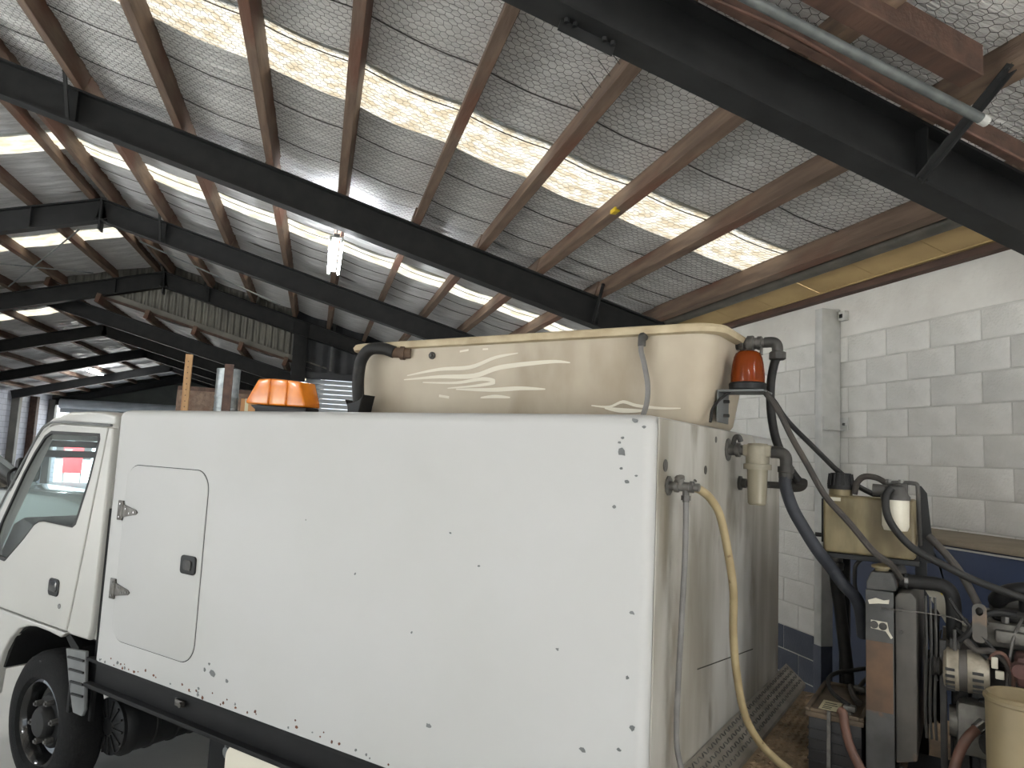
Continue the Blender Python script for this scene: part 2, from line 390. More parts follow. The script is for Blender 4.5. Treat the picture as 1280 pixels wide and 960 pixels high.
# --- roof of the main workshop
ceil = thing('ceiling', None, None, (0, 0, 0)); ceil['kind'] = 'structure'
ZB, ZP = 4.485, 4.665                        # underside of purlins, underside of insulation (height at X=0 on the right slope)
def rz(X, z0):                              # gable roof: height above the same line on both slopes
    return z0-SL*X if X >= RX else z0-SL*(2*RX-X)
RY = [2.79, 7.02, 10.95, 15.25]
BAYS = [(-5.4, 2.79), (2.79, 7.02), (7.02, 10.95), (10.95, 15.25)]
PX = [3.50, 2.79, 2.12, 1.48, .80, .07, -.62, -1.44, -2.29, -3.02]
PL = [2*RX-x for x in PX]
def beam(bm, p0, p1, w, d, tw=.012, tf=.016):
    """I-section whose top face runs from p0 to p1 in a plane Y = const"""
    p0, p1 = Vector(p0), Vector(p1); ax = (p1-p0).normalized(); n = Vector((-ax.z, 0, ax.x))
    if n.z < 0: n = -n
    def slab(y0, y1, a, b):
        A = [p0+n*a, p1+n*a, p1+n*b, p0+n*b]
        lo = [bm.verts.new((p.x, y0, p.z)) for p in A]; hi = [bm.verts.new((p.x, y1, p.z)) for p in A]
        bm.faces.new(lo); bm.faces.new(hi[::-1]); skin(bm, lo, hi)
    y = p0.y
    slab(y-w/2, y+w/2, -tf, 0); slab(y-w/2, y+w/2, -d, -d+tf); slab(y-tw/2, y+tw/2, -d+tf, -tf)
def strip_bar(bm, a, b, w, t):
    """flat bar from a to b"""
    a, b = Vector(a), Vector(b); u, v, d = basis(b-a); q = [u*w/2+v*t/2, -u*w/2+v*t/2, -u*w/2-v*t/2, u*w/2-v*t/2]
    A = [bm.verts.new(a+k) for k in q]; B = [bm.verts.new(b+k) for k in q]; bm.faces.new(A); bm.faces.new(B[::-1]); skin(bm, A, B)
DB = .31
for i, y in enumerate(RY):
    bm = nb()
    beam(bm, (RX, y, rz(RX, ZB)), (XW-.02, y, rz(XW-.02, ZB)), .16, DB)
    beam(bm, (RX, y, rz(RX, ZB)), (XL+.0, y, rz(XL, ZB)), .16, DB)
    box(bm, RX-.012, RX+.012, y-.09, y+.09, rz(RX, ZB)-.45, rz(RX, ZB)-.002)
    for s in (1, -1):        # web stiffeners
        for X in (2.79, -2.29):
            xx = X if s > 0 else 2*RX-X
            box(bm, xx-.005, xx+.005, y-.075, y+.075, rz(xx, ZB)-DB+.012, rz(xx, ZB)-.012)
    rf = part('rafter', bm, 'steel_black', ceil)
    for X in (2.79, -2.29):  # fly braces from the bottom flange up to the purlin
        bm = nb(); a = Vector((X-.06, y-.065, rz(X, ZB)-DB+.012)); b = Vector((X-.055, y-(.56 if i == 0 else .30), rz(X, ZB)+(.03 if i == 0 else .09))); fw = .045 if i == 0 else .028
        strip_bar(bm, a, b, fw, .006); strip_bar(bm, a+Vector((fw/2, 0, 0)), b+Vector((fw/2, 0, 0)), .006, fw)
        for t in (.03, .90, .97):
            p = a.lerp(b, t); cyl(bm, p, p+Vector((-.012, 0, -.012)), .008, n=6)
        part('fly_brace', bm, 'steel_black', rf)
    if i == 0:               # bolted splice under the flange of the nearest rafter
        for X in (.94, 1.12):
            bm = nb(); z = rz(X, ZB)-DB-.012
            for dx in (-.02, .02):
                for dy in (-.03, .03):
                    cyl(bm, (X+dx, y+dy+.02, z-dx*SL-.004), (X+dx, y+dy+.02, z-dx*SL-.022), .012, n=6)
            part('bolt', bm, 'steel_black', rf)
        bm = nb(); a = Vector((.90, y+.02, rz(.90, ZB)-DB-.018)); b = Vector((1.16, y+.02, rz(1.16, ZB)-DB-.018)); strip_bar(bm, a, b, .008, .09); part('splice_plate', bm, 'steel_black', rf)
# purlins: one timber for each bay
def purlin_mesh(ln):
    b = nb(); box(b, -.042, .036, -ln/2, ln/2, .0, .18, .003, 1); me = mesh_from(b, 'purlin'); me.materials.append(MATS['purlin_wood']); return me
for bi, (y0, y1) in enumerate(BAYS):
    me = purlin_mesh(y1-y0+.10)
    for s, xs in ((1, PX), (-1, PL)):
        if s < 0 and bi < 2: continue
        for X in xs:
            Xj = X+rng.uniform(-.012, .012)
            inst(me, 'purlin', ceil, (Xj, (y0+y1)/2, rz(Xj, ZB)+.001), (0, s*ang, rng.uniform(-.003, .003)))
# insulation blanket sagging between the purlins, cut where the skylight sheets run
def blanket_z(X, Y, z0, xs, seed, amp):
    xs = np.sort(np.array(xs)); k = np.clip(np.searchsorted(xs, X)-1, 0, len(xs)-2)
    t = np.clip((X-xs[k])/(xs[k+1]-xs[k]), 0, 1); ph = k*1.7+seed
    bell = np.sin(PI*t)
    w = np.sin(Y*19+ph*2.1+.8*np.sin(X*2.3+ph))+.6*np.sin(Y*41+ph*5+1.4*np.sin(X*4.1+Y*.7))+.5*np.sin(Y*73+ph*3+2*np.sin(X*6.))
    cord = np.abs(((Y*1.72+seed*.3) % 1.0)-.5)        # cords cross every .58 m and pull the blanket up
    return -(bell*(.013+.012*np.clip(cord*2, 0, 1)))+bell**.6*w*.006*amp
def blanket(name, m, x0, x1, y0, y1, z0, xs, ridge, seed=0, amp=1.0, dx=.06, dy=.022, lift=0.0):
    nx = max(2, int((x1-x0)/dx)); ny = max(2, int((y1-y0)/dy))
    gx, gy = np.meshgrid(np.linspace(x0, x1, nx+1), np.linspace(y0, y1, ny+1), indexing='ij')
    base = np.where(gx >= ridge, z0-SL*gx, z0-SL*(2*ridge-gx))
    gz = base+blanket_z(gx, gy, z0, xs, seed, amp)+lift
    V = np.stack([gx, gy, gz], -1).reshape(-1, 3)
    I = np.arange((nx+1)*(ny+1)).reshape(nx+1, ny+1)
    Fc = np.stack([I[:-1, :-1], I[1:, :-1], I[1:, 1:], I[:-1, 1:]], -1).reshape(-1, 4)
    me = bpy.data.meshes.new(name); me.from_pydata(V.tolist(), [], Fc.tolist()); me.shade_smooth()
    me.materials.append(MATS[m]); return inst(me, name, ceil)
SKY = {0: [(-4.6, -3.9), (-2.6, -1.9), (.2, .9)], 1: [(4.70, 5.38)], 2: [(9.0, 9.56)], 3: [(12.6, 13.2)]}  # strips of the nearest bay are added out of view to brighten the room
allx = PX+PL[:-1]
for bi, (y0, y1) in enumerate(BAYS):
    mm = 'insulation' if bi < 2 else 'insulation_far'; am = 1.0 if bi < 2 else 1.7; ya = y0
    kw = dict(z0=ZP, xs=allx, ridge=RX, seed=bi*3.1, amp=am, dy=.022 if bi in (1, 2) else .04)
    for s0, s1 in SKY[bi]:
        blanket('insulation_blanket', mm, XL, 3.56, ya, s0, **kw); ya = s1
        blanket('skylight_sheet', 'skylight' if bi < 2 else 'skylight_far', XL, 3.56, s0, s1, **kw)
    blanket('insulation_blanket', mm, XL, 3.56, ya, y1, **kw)
# unseen opaque roof cladding added to stop sun leaks, left open over the skylight sheets
def cladding(x0, x1, ridge, zr, y0, y1):
    bm = nb(); e = zr+.10; h = lambda x: e-SL*abs(x-ridge)
    prism(bm, [(x0, h(x0)), (ridge, e), (x1, h(x1)), (x1, h(x1)+.03), (ridge, e+.03), (x0, h(x0)+.03)], 'y', y0, y1); part('roof_cladding', bm, 'gable_sheet', ceil)
cuts = sorted(sum(SKY.values(), [])); ya = -5.9
for s0, s1 in cuts+[(15.9, 16)]:
    cladding(XL-.4, 4.5, RX, rz(RX, ZP), ya, s0); ya = s1
# cords under the blanket, running down the slope
for Y in (3.30, 4.18, 4.80, 5.87, 6.60, 7.5, 8.3, 9.2, 9.9, 10.4):
    bm = nb(); pts = []
    for k in range(len(allx)*1):
        pass
    xs = sorted(PX)
    for a, b in zip(xs[:-1], xs[1:]):
        for t in (0, .25, .5, .75):
            X = a+(b-a)*t; pts.append((X, Y+.006*math.sin(X*5+Y), rz(X, ZP)-.010-.026*math.sin(PI*t)))
    pts.append((xs[-1], Y, rz(xs[-1], ZP)-.01)); tube(bm, pts, .0045, n=5, smooth=False); part('cord', bm, 'wire', ceil)
# wire netting under the blanket of the two nearest bays: hexagons of real wire, nobody could count them
def netting(name, x0, x1, y0, y1, cell, r, xs, seed):
    a = cell/math.sqrt(3); segs = []
    nx = int((x1-x0)/cell); ny = int((y1-y0)/(1.5*a))
    for j in range(ny):
        yc = y0+1.5*a*j; off = cell/2 if j % 2 else 0
        for i in range(nx):
            xc = x0+cell*i+off
            P = [(xc, yc-a), (xc+cell/2, yc-a/2), (xc+cell/2, yc+a/2), (xc, yc+a)]
            segs += [(P[0], P[1]), (P[1], P[2]), (P[2], P[3])]
    segs = np.array(segs)
    def up(q):
        X, Y = q[:, 0], q[:, 1]; jit = .004*np.sin(X*91+Y*57)
        X2 = X+.004*np.sin(Y*33+X*7); Y2 = Y+.006*np.sin(X*21+Y*5)
        return np.stack([X2, Y2, ZP-SL*X2+blanket_z(X2, Y2, ZP, xs, seed, .7)-.012+jit*.3], -1)
    A, B = up(segs[:, 0]), up(segs[:, 1]); D = B-A; D /= np.linalg.norm(D, axis=1)[:, None]
    U = np.cross(D, np.array([0, 0, 1.])); U /= np.linalg.norm(U, axis=1)[:, None]; Vv = np.cross(D, U)
    V = []; n = len(A)
    for P in (A, B):
        for k in range(3):
            t = 2*PI*k/3; V.append(P+U*(r*math.cos(t))+Vv*(r*math.sin(t)))
    V = np.stack(V, 1).reshape(-1, 3); b6 = np.arange(n)[:, None]*6
    Fc = np.concatenate([b6+np.array([[0, 1, 4, 3]]), b6+np.array([[1, 2, 5, 4]]), b6+np.array([[2, 0, 3, 5]])])
    me = bpy.data.meshes.new(name); me.from_pydata(V.tolist(), [], Fc.tolist()); me.materials.append(MATS['wire'])
    o = inst(me, name, ceil); o['kind'] = 'stuff'; return o
netting('wire_netting', -3.0, 3.5, 2.7, 7.75, .052, .0014, allx, 3.1)
netting('wire_netting', .6, 3.5, .9, 2.75, .052, .0014, allx, 0.0)
# bits along the last purlin: dark conduit and the yellow soffit boards down to the wall
bm = nb(); cyl(bm, (3.605, -5, rz(3.605, ZB)+.035), (3.605, 15, rz(3.605, ZB)+.035), .055, n=14); part('gutter_pipe', bm, 'pipe_olive', ceil)
for k in range(16):
    y0 = 1.2+k*.62; bm = nb(); z1, z2 = rz(3.64, 4.53), rz(3.97, 4.525)
    for (a, b) in ((y0, y0+.615),):
        q = [(3.64, z1), (3.97, z2), (3.97, z2+.012), (3.64, z1+.012)]; prism(bm, q, 'y', a, b)
    part('soffit_board', bm, 'yellow_board', ceil)
bm = nb(); tube(bm, [(3.925, y, 3.462+.004*math.sin(y*2.2)) for y in np.linspace(1.5, 12, 40)], .006, n=6, smooth=False); part('wire_run', bm, 'yellow_board', ceil)
# timbers, conduit and batten in the bay above the camera, running down the slope beside the nearest rafter
def slope_bar(name, m, x0, x1, yc, w, z0a, z0b):
    bm = nb(); q = [(x0, rz(x0, z0a)), (x1, rz(x1, z0a)), (x1, rz(x1, z0b)), (x0, rz(x0, z0b))]; prism(bm, q, 'y', yc-w/2, yc+w/2, .004, 1); return part(name, bm, m, ceil)
slope_bar('blocking_timber', 'dark_wood', .4, 2.62, 2.315, .115, 4.41, 4.55)
slope_bar('batten', 'dark_wood', .4, 3.5, 2.54, .05, 4.36, 4.46)
bm = nb(); cyl(bm, (.4, 2.39, rz(.4, 4.30)), (2.72, 2.35, rz(2.72, 4.30)), .023, n=16); cp = part('conduit_pipe', bm, 'conduit_grey', ceil)
bm = nb(); cyl(bm, (2.70, 2.35, rz(2.70, 4.30)), (2.735, 2.35, rz(2.735, 4.30)), .025, n=16); part('collar', bm, 'post_white', cp)
bm = nb(); tube(bm, [(x, 2.505+.01*math.sin(x*6), rz(x, 4.355)+.012*math.sin(x*4)) for x in np.linspace(.5, 3.4, 24)], .009, n=6, smooth=False); part('cable', bm, 'hose_brown', ceil)
# staples and ties along one purlin
for k in range(5):
    Y = 3.35+.13*k; bm = nb(); x = 1.44; tube(bm, [(x-.10, Y, rz(x, ZB)+.10), (x-.02, Y+.01, rz(x, ZB)+.02)], .003, n=4, smooth=False); part('wire_tie', bm, 'wire', ceil)
bm = nb(); box(bm, 2.07, 2.115, 4.90, 4.99, rz(2.1, ZB)-.012, rz(2.1, ZB)+.02, .003); part('tag_clip', bm, 'label_yellow', ceil)
# thin bracing rods in the far bay
for a, b in (((-3.73, 12.01, 5.14), (-5.58, 14.67, 4.64)), ((-5.6, 12.7, 4.63), (-4.2, 14.51, 5.01)), ((-2.86, 11.96, 5.05), (-.8, 13.2, 4.50))):
    bm = nb(); cyl(bm, a, b, .012, n=8); part('bracing_rod', bm, 'galvanised', ceil)

# --- end gable of corrugated sheet and the lower workshop beyond it
YG, LX, LZ = 15.45, -5.5, 5.06      # gable plane, ridge line and blanket height of the lower roof
def lowz(X, z): return z-SL*abs(X-LX)
def corrugated(poly_top, poly_bot, x0, x1, y, pitch, depth):
    bm = nb(); n = int((x1-x0)/pitch)*4; prev = None
    for i in range(n+1):
        x = x0+(x1-x0)*i/n; d = depth if (i % 4) in (1, 2) else 0
        a = bm.verts.new((x, y-d, poly_bot(x))); b = bm.verts.new((x, y-d, poly_top(x)))
        if prev: bm.faces.new((prev[0], a, b, prev[1]))
        prev = (a, b)
    return bm
wf = struct('wall_gable', corrugated(lambda x: rz(x, ZP)+.12, lambda x: lowz(x, LZ+.12), -10.3, -.62, YG, .125, .035), 'gable_sheet')
bm = corrugated(lambda x: rz(x, ZP)+.12, lambda x: 3.48, -.62, 4.0, YG, .25, .03); part('upper_sheet', bm, 'dark_sheet', wf)
bm = nb(); prism(bm, [(LX, lowz(LX, LZ+.14)), (-.6, lowz(-.6, LZ+.14)), (-.6, lowz(-.6, LZ+.02)), (LX, lowz(LX, LZ+.02))], 'y', YG-.10, YG-.04); part('barge_board', bm, 'gable_sheet', wf)
bm = nb(); prism(bm, [(LX, lowz(LX, LZ+.03)), (-.6, lowz(-.6, LZ+.03)), (-.6, lowz(-.6, LZ-.02)), (LX, lowz(LX, LZ-.02))], 'y', YG-.14, YG-.10); part('edge_timber', bm, 'dark_wood', wf)
bm = nb(); box(bm, -.6, -.32, 15.2, 15.42, 0, 4.55, .006); part('column', bm, 'steel_black', wf)
bm = nb(); tube(bm, [(.30, 15.3, 4.85), (.22, 15.3, 4.65), (.19, 15.3, 4.4), (.18, 15.3, 3.6)], .03, n=8); part('downpipe', bm, 'grey_plastic', wf)
# roller door right of the column
dr = thing('door_1', None, None, (.8, YG, 0), kind='structure')
for k in range(34):
    if k == 0: bm = nb(); box(bm, -.3, 2.9, 0, .012, -.046, .046, .01, 2); sl = mesh_from(bm, 'slat'); sl.materials.append(MATS['roller_white'])
    inst(sl, 'slat', dr, (-.8, -.02-(.012 if k % 2 else 0), 3.42-.1*k-.05))
bm = nb(); box(bm, -.32, 4.0, YG-.12, YG-.02, 3.42, 3.56, .01); part('head_box', bm, 'dark_sheet', dr)
bm = nb(); box(bm, 2.1, 4.0, YG-.02, YG+.1, 0, 3.45); part('side_wall', bm, 'dark_sheet', dr)
# lower workshop: rafters, purlins, blanket, walls
LRY = [16.1, 20.4, 25.0, 29.3, 33.6]
for y in LRY:
    bm = nb(); beam(bm, (LX, y, LZ-.15), (-.4, y, lowz(-.4, LZ-.15)), .15, .30); beam(bm, (LX, y, LZ-.15), (-10.7, y, lowz(-10.7, LZ-.15)), .15, .30); part('rafter', bm, 'steel_black', ceil)
LPX = [-.75-.88*k for k in range(6)]; LPX = LPX+[2*LX-x for x in LPX]
for y0, y1 in zip(LRY[:-1], LRY[1:]):
    me = purlin_mesh(y1-y0+.05)
    for X in LPX: inst(me, 'purlin', ceil, (X, (y0+y1)/2, lowz(X, LZ-.15)), (0, ang if X > LX else -ang, 0))
me = purlin_mesh(1.0)
for X in LPX: inst(me, 'purlin', ceil, (X, 15.6, lowz(X, LZ-.15)), (0, ang if X > LX else -ang, 0))
for y0, y1, m in ((15.4, 18.15, 'insulation_far'), (18.15, 18.85, 'skylight_far'), (18.85, 33.6, 'insulation_far')):
    o = blanket('skylight_sheet' if 'sky' in m else 'insulation_blanket', m, -10.8, -.2, y0, y1, LZ-SL*-LX if False else LZ+SL*LX, LPX, LX, seed=2.2, amp=2.4, dx=.11, dy=.05)
for a, b in ((15.42, 18.15), (18.85, 34.2)): cladding(-11.1, .1, LX, LZ, a, b)
bm = nb(); box(bm, -11.0, -10.8, 15.6, 35, 0, 3.7); wfl = struct('wall_far_left', bm, 'far_block')
for k, y in enumerate((24.8, 29.9, 31.6, 33.6)):
    bm = nb(); box(bm, -10.8, -10.55, y-.13, y+.13, 0, 3.45); part('pilaster', bm, 'gable_sheet' if k != 2 else 'dark_wood', wfl)
bm = nb(); box(bm, -.2, 0, YG+.1, 33.8, 0, 4.0); struct('wall_far_right', bm, 'dark_sheet')
bm = nb(); box(bm, -5.4, 0, 33.8, 34, 0, 5.2); box(bm, -10.9, -5.4, 33.8, 34, 3.35, 5.2); we = struct('wall_far', bm, 'green_grey_wall')
for X in (-4.9, -3.7, -2.5, -1.3):
    bm = nb(); box(bm, X, X+.12, 33.68, 33.8, 0, 4.3); part('stud', bm, 'steel_black', we)
bm = nb(); box(bm, -4.35, -4.1, 33.72, 33.8, 2.75, 3.25, .01); part('notice_board', bm, 'post_white', we)
dr2 = thing('door_2', None, None, (-8, 33.7, 0), kind='structure')
bm = nb(); cyl(bm, (-10.4, 33.55, 3.32), (-5.3, 33.55, 3.32), .20, n=20); part('curtain_roll', bm, 'roller_white', dr2)
bm = nb(); box(bm, -10.4, -5.3, 33.6, 33.66, 2.95, 3.16, .01); part('curtain_edge', bm, 'roller_white', dr2)
# out in the yard behind the far door
sg = thing('yard_sign', 'red sign board on two posts in the bright yard beyond the far door', 'sign', (-10.3, 37, -.2))
bm = nb(); box(bm, -11.1, -10.3, 36.98, 37.03, .3, 1.5, .01); part('board', bm, 'red_sign', sg)
for x in (-11.05, -10.35):
    bm = nb(); box(bm, x-.03, x+.03, 37.03, 37.09, -.2, 1.5); part('post', bm, 'grey_plastic', sg)
bm = nb(); box(bm, -11.05, -10.75, 36.97, 36.98, 1.25, 1.38); part('white_lettering_block', bm, 'post_white', sg)

yb = thing('yard_building', 'pale building with a row of dark windows across the yard', 'building', (-12, 52, -.2))
bm = nb(); box(bm, -22, -4, 52, 58, -.2, 4.2); part('wall', bm, 'roller_white', yb)
for k in range(11):
    bm = nb(); box(bm, -21+1.5*k, -20+1.5*k, 51.95, 52.02, .5, 2.0); part('window', bm, 'dash_grey', yb)
bm = nb(); box(bm, -22.3, -3.7, 51.6, 58.3, 4.2, 4.4); part('roof', bm, 'gable_sheet', yb)

# --- fluorescent lights, some of them added out of view as fill
def fluoro(label, x, y, z, ln, glow='fill_tube_bright'):
    t = thing('fluorescent_light', label, 'ceiling light', (x, y, z), group='twin tube fluorescent lights')
    bm = nb(); prism(bm, [(x-.03, z+.085), (x+.03, z+.085), (x+.022, z+.05), (x-.022, z+.05)], 'y', y-ln/2, y+ln/2, .004); part('batten', bm, 'grey_plastic', t)
    for s in (-1, 1):
        bm = nb(); cyl(bm, (x+s*.056, y-ln/2+.03, z+.02), (x+s*.056, y+ln/2-.03, z+.02), .014, n=12); part('tube', bm, glow, t)
        for e in (-1, 1):
            bm = nb(); box(bm, x+s*.056-.012, x+s*.056+.012, y+e*(ln/2-.02)-.012, y+e*(ln/2-.02)+.012, z+.0, z+.06, .003); box(bm, x, x+s*.056, y+e*(ln/2-.02)-.012, y+e*(ln/2-.02)+.012, z+.045, z+.06); part('lamp_holder', bm, 'post_white', t)
    for e in (-.35, .35):
        bm = nb(); cyl(bm, (x, y+e*ln, z+.07), (x, y+e*ln, (rz(x, ZB) if y < 15 else lowz(x, LZ-.15))+.01), .008, n=6); part('hanger', bm, 'galvanised', t)
fluoro('lit twin tube fluorescent light hanging under the purlins behind the second black rafter', .05, 7.93, 4.06, 1.45, 'tube_dim')
fluoro('added unseen twin tube fill light hanging near the block wall before the nearest rafter', 2.45, -1.3, 3.55, 1.45, 'fill_tube_mid')  # added outside the frame to brighten wall, deck and rear panel
fluoro('added unseen twin tube fill light hanging over the open floor beside the truck', -1.2, -3.6, 4.2, 1.45)  # fill light added behind the camera to lift the shadows
for fy, fl in ((-1.3, 'before the nearest rafter'), (4.9, 'between the two nearest rafters'), (9.0, 'past the second rafter')):
    fluoro('added unseen twin tube fill light over the open door side, '+fl, -6.6, fy, 4.0, 1.45, 'fill_tube_mid')  # unseen row added to raise the ambient light on ceiling and wall
fluoro('lit fluorescent light under the lower roof beyond the gable', -7.6, 27.6, 4.20, 1.6, 'tube_dim')

# --- blue steel cabinet along the wall
cb = thing('steel_cabinet', 'long dark blue steel cabinet with a beige top against the block wall', 'cabinet', (3.68, 3.2, 0))
bm = nb(); box(bm, 3.37, 3.98, 2.32, 4.09, .05, 1.63, .008); part('body', bm, 'blue_paint', cb)
bm = nb(); box(bm, 3.35, 3.985, 2.30, 4.11, 1.63, 1.66, .004); part('top', bm, 'beige_top', cb)
bm = nb(); box(bm, 3.40, 3.96, 2.35, 4.05, 0, .05); part('plinth', bm, 'steel_black', cb)
bm = nb(); box(bm, 3.362, 3.372, 2.33, 4.08, 1.612, 1.622); part('edge_strip', bm, 'post_white', cb)

# --- things standing behind the truck
dc = thing('duct_pipe', 'galvanised steel duct standing on end behind the truck box', 'duct', (-1.12, 9.5, 0))
bm = nb(); lathe(bm, (-1.12, 9.5, 0), (0, 0, 1), [(0, .14), (.02, .145), (.3, .14), (1.5, .14), (2.55, .14), (2.56, .145), (2.58, .145), (2.59, .14), (2.88, .14), (2.90, .143), (2.92, .14)], 28); part('barrel', bm, 'galvanised', dc)
for z in (.6, 1.2, 1.8, 2.4):
    bm = nb(); lathe(bm, (-1.12, 9.5, z), (0, 0, 1), [(0, .14), (.01, .146), (.02, .146), (.03, .14)], 28, cap=False); part('seam', bm, 'galvanised', dc)
bm = nb(); box(bm, -1.14, -1.04, 9.24, 9.29, 0, 2.96, .004); solo('timber_plank', bm, 'dark_wood', 'brown timber plank leaning upright in front of the galvanised duct', 'plank')
bm = nb(); box(bm, -1.63, -1.55, 9.47, 9.52, 0, 3.07, .004); tp = solo('timber_stud', bm, 'pale_wood', 'tall pale timber stud with nail holes standing behind the truck box', 'timber')
for k in range(9):
    bm = nb(); z = 2.42+.07*k; cyl(bm, (-1.59, 9.47, z), (-1.59, 9.466, z), .007, n=6); part('nail_hole', bm, 'ink', tp)
rk = thing('plywood_stack', 'stack of brown plywood sheets standing on edge behind the timber stud', 'plywood', (-1.6, 11.0, 0))
for k in range(5):
    bm = nb(); box(bm, -1.95, -1.0+.03*k, 10.95+.03*k, 10.97+.03*k, 0, 2.72+.02*((k*3) % 4), .002); part('sheet', bm, 'dark_wood' if k % 2 else 'purlin_wood', rk)
ct = thing('carton_box', 'small brown cardboard carton on top of a steel rack beside the duct', 'box', (-.85, 9.5, 2.29))
bm = nb(); box(bm, -.94, -.76, 9.42, 9.60, 2.29, 2.56, .006); part('body', bm, 'carton', ct)
bm = nb(); box(bm, -.89, -.85, 9.415, 9.605, 2.30, 2.565); part('tape', bm, 'paper_label', ct)
rk2 = thing('steel_rack', 'grey steel rack holding the small carton behind the truck box', 'rack', (-.7, 9.5, 0))
for x in (-.90, -.35):
    for y in (9.42, 9.75):
        bm = nb(); box(bm, x-.02, x+.02, y-.02, y+.02, 0, 2.29); part('upright', bm, 'grey_plastic', rk2)
for z in (.3, .95, 1.6, 2.26):
    bm = nb(); box(bm, -.94, -.31, 9.38, 9.79, z, z+.03); part('shelf', bm, 'grey_plastic', rk2)

# --- parked car beyond the cab, facing the wall; its bonnet shows through the cab windows
cr = thing('parked_car', 'pale parked car with a long bonnet seen through the truck cab windows', 'car', (-4.6, 11.5, 0))
prof = [(-6.9, .45), (-6.95, .95), (-6.7, 1.10), (-6.2, 1.62), (-5.6, 1.76), (-4.6, 1.74), (-4.0, 1.38), (-3.88, 1.30), (-3.2, 1.20), (-2.85, 1.08), (-2.72, .85), (-2.75, .45)]
bm = nb(); prism(bm, [(-6.9, .45), (-6.95, .95), (-6.8, 1.12), (-4.02, 1.22), (-3.9, 1.26), (-3.2, 1.18), (-2.86, 1.06), (-2.72, .85), (-2.75, .45)], 'y', 10.7, 12.4, .06, 3); part('body', bm, 'car_paint', cr)
bm = nb(); prism(bm, [(-6.62, 1.15), (-6.2, 1.62), (-4.62, 1.66), (-4.06, 1.24)], 'y', 10.82, 12.28, .05, 3); part('glasshouse', bm, 'black_gloss', cr)
bm = nb(); prism(bm, [(-6.3, 1.60), (-5.6, 1.72), (-4.62, 1.68), (-4.55, 1.64)], 'y', 10.84, 12.26, .03, 3); part('roof', bm, 'car_paint', cr)
for y in (10.80, 12.30):
    bm = nb(); strip_bar(bm, (-4.60, y, 1.67), (-4.02, y, 1.24), .06, .06); part('pillar', bm, 'car_paint', cr)
bm = nb(); box(bm, -4.25, -4.12, 10.52, 10.70, 1.25, 1.40, .03); part('wing_mirror', bm, 'black_gloss', cr)
for x in (-6.2, -3.45):
    for y, s in ((10.68, 1), (12.42, -1)):
        bm = nb(); lathe(bm, (x, y, .33), (0, s, 0), [(0, .19), (.0, .30), (.03, .33), (.17, .33), (.2, .30)], 28); w = part('wheel', bm, 'tyre', cr)

# ================================================================== THE TRUCK
tk = thing('service_truck', 'white flat nosed service truck with a tall smooth box body', 'truck', (0, .86, 0), 'truck')
BL, BWD, BZ0, BZ1 = -3.056, 1.72, .86, 2.15
def plan_outline(x0, x1, y0, y1, rf, rr, n=8):
    out = []
    for cx_, cy_, r, a0 in ((x1-rr, y0+rr, rr, -PI/2), (x1-rr, y1-rr, rr, 0), (x0+rf, y1-rf, rf, PI/2), (x0+rf, y0+rf, rf, PI)):
        for i in range(n+1): a = a0+PI/2*i/n; out.append((cx_+r*math.cos(a), cy_+r*math.sin(a)))
    return out
bm = nb(); o1 = plan_outline(BL, 0, 0, BWD, .11, .035)
def inset(pl, d):
    cx_, cy_ = BL/2, BWD/2
    return [(x+(d if x < cx_ else -d), y+(d if y < cy_ else -d)) for x, y in pl]
rings = []
for pl, z in ((o1, BZ0), (o1, BZ1-.035), (inset(o1, .006), BZ1-.017), (inset(o1, .017), BZ1-.006), (inset(o1, .035), BZ1)):
    rings.append([bm.verts.new((x, y, z)) for x, y in pl])
bm.faces.new(rings[0][::-1]); bm.faces.new(rings[-1])
for a, b in zip(rings[:-1], rings[1:]): skin(bm, a, b)
bx = part('box_body', bm, 'truck_white', tk)
# rear panel, stained; stepped at its far top corner
pl = [(.035, .93), (1.70, .93), (1.70, 2.07), (1.66, 2.105), (1.24, 2.11), (1.20, 2.125), (1.16, 2.140), (.035, 2.140)]
bm = nb(); prism(bm, pl, 'x', 0, .006, .002, 1); rp = part('rear_panel', bm, 'rear_panel_paint', tk)
for (y, z, r) in ((.095, 1.995, .020), (.50, 1.985, .016), (.62, 2.10, .012)):
    bm = nb(); cyl(bm, (.0061, y, z), (.0075, y, z), r, n=14); part('drilled_hole', bm, 'fitting', rp)
bm = nb(); strip_bar(bm, (.008, .45, 1.300), (.008, 1.20, 1.222), .0025, .003); part('weld_line', bm, 'ink', rp)
# hatch door with two strap hinges and a latch
hx = rrect(-2.852, -2.168, .992, 1.865, .095, 8)
def grow(p, d):
    c = Vector((-2.5, 1.43)); return [tuple(Vector(q)+(Vector(q)-c).normalized()*d) for q in p]
bm = nb(); prism(bm, grow(hx, .004), 'y', -.0012, .002); part('hatch_gasket', bm, 'seam_black', tk)
bm = nb(); prism(bm, hx, 'y', -.005, .001, .002, 2); hd = part('hatch_door', bm, 'truck_white', tk)
for z in (1.63, 1.235):
    bm = nb(); box(bm, -2.905, -2.86, -.009, 0, z-.05, z+.05, .002); cyl(bm, (-2.858, -.009, z-.04), (-2.858, -.009, z+.04), .007, n=8)
    prism(bm, [(-2.85, z+.032), (-2.85, z-.032), (-2.735, z-.012), (-2.72, z), (-2.735, z+.012)], 'y', -.010, -.005, .001, 1); hg = part('hinge', bm, 'hinge_steel', hd)
    for x, dz in ((-2.88, .033), (-2.88, -.033), (-2.825, .012), (-2.79, -.008), (-2.75, 0)):
        bm = nb(); cyl(bm, (x, -.010, z+dz), (x, -.013, z+dz), .005, n=8); part('screw', bm, 'chrome', hd)
bm = nb(); prism(bm, rrect(-2.315, -2.20, 1.385, 1.47, .018), 'y', -.014, -.004, .003, 2); lt = part('latch', bm, 'black_plastic', hd)
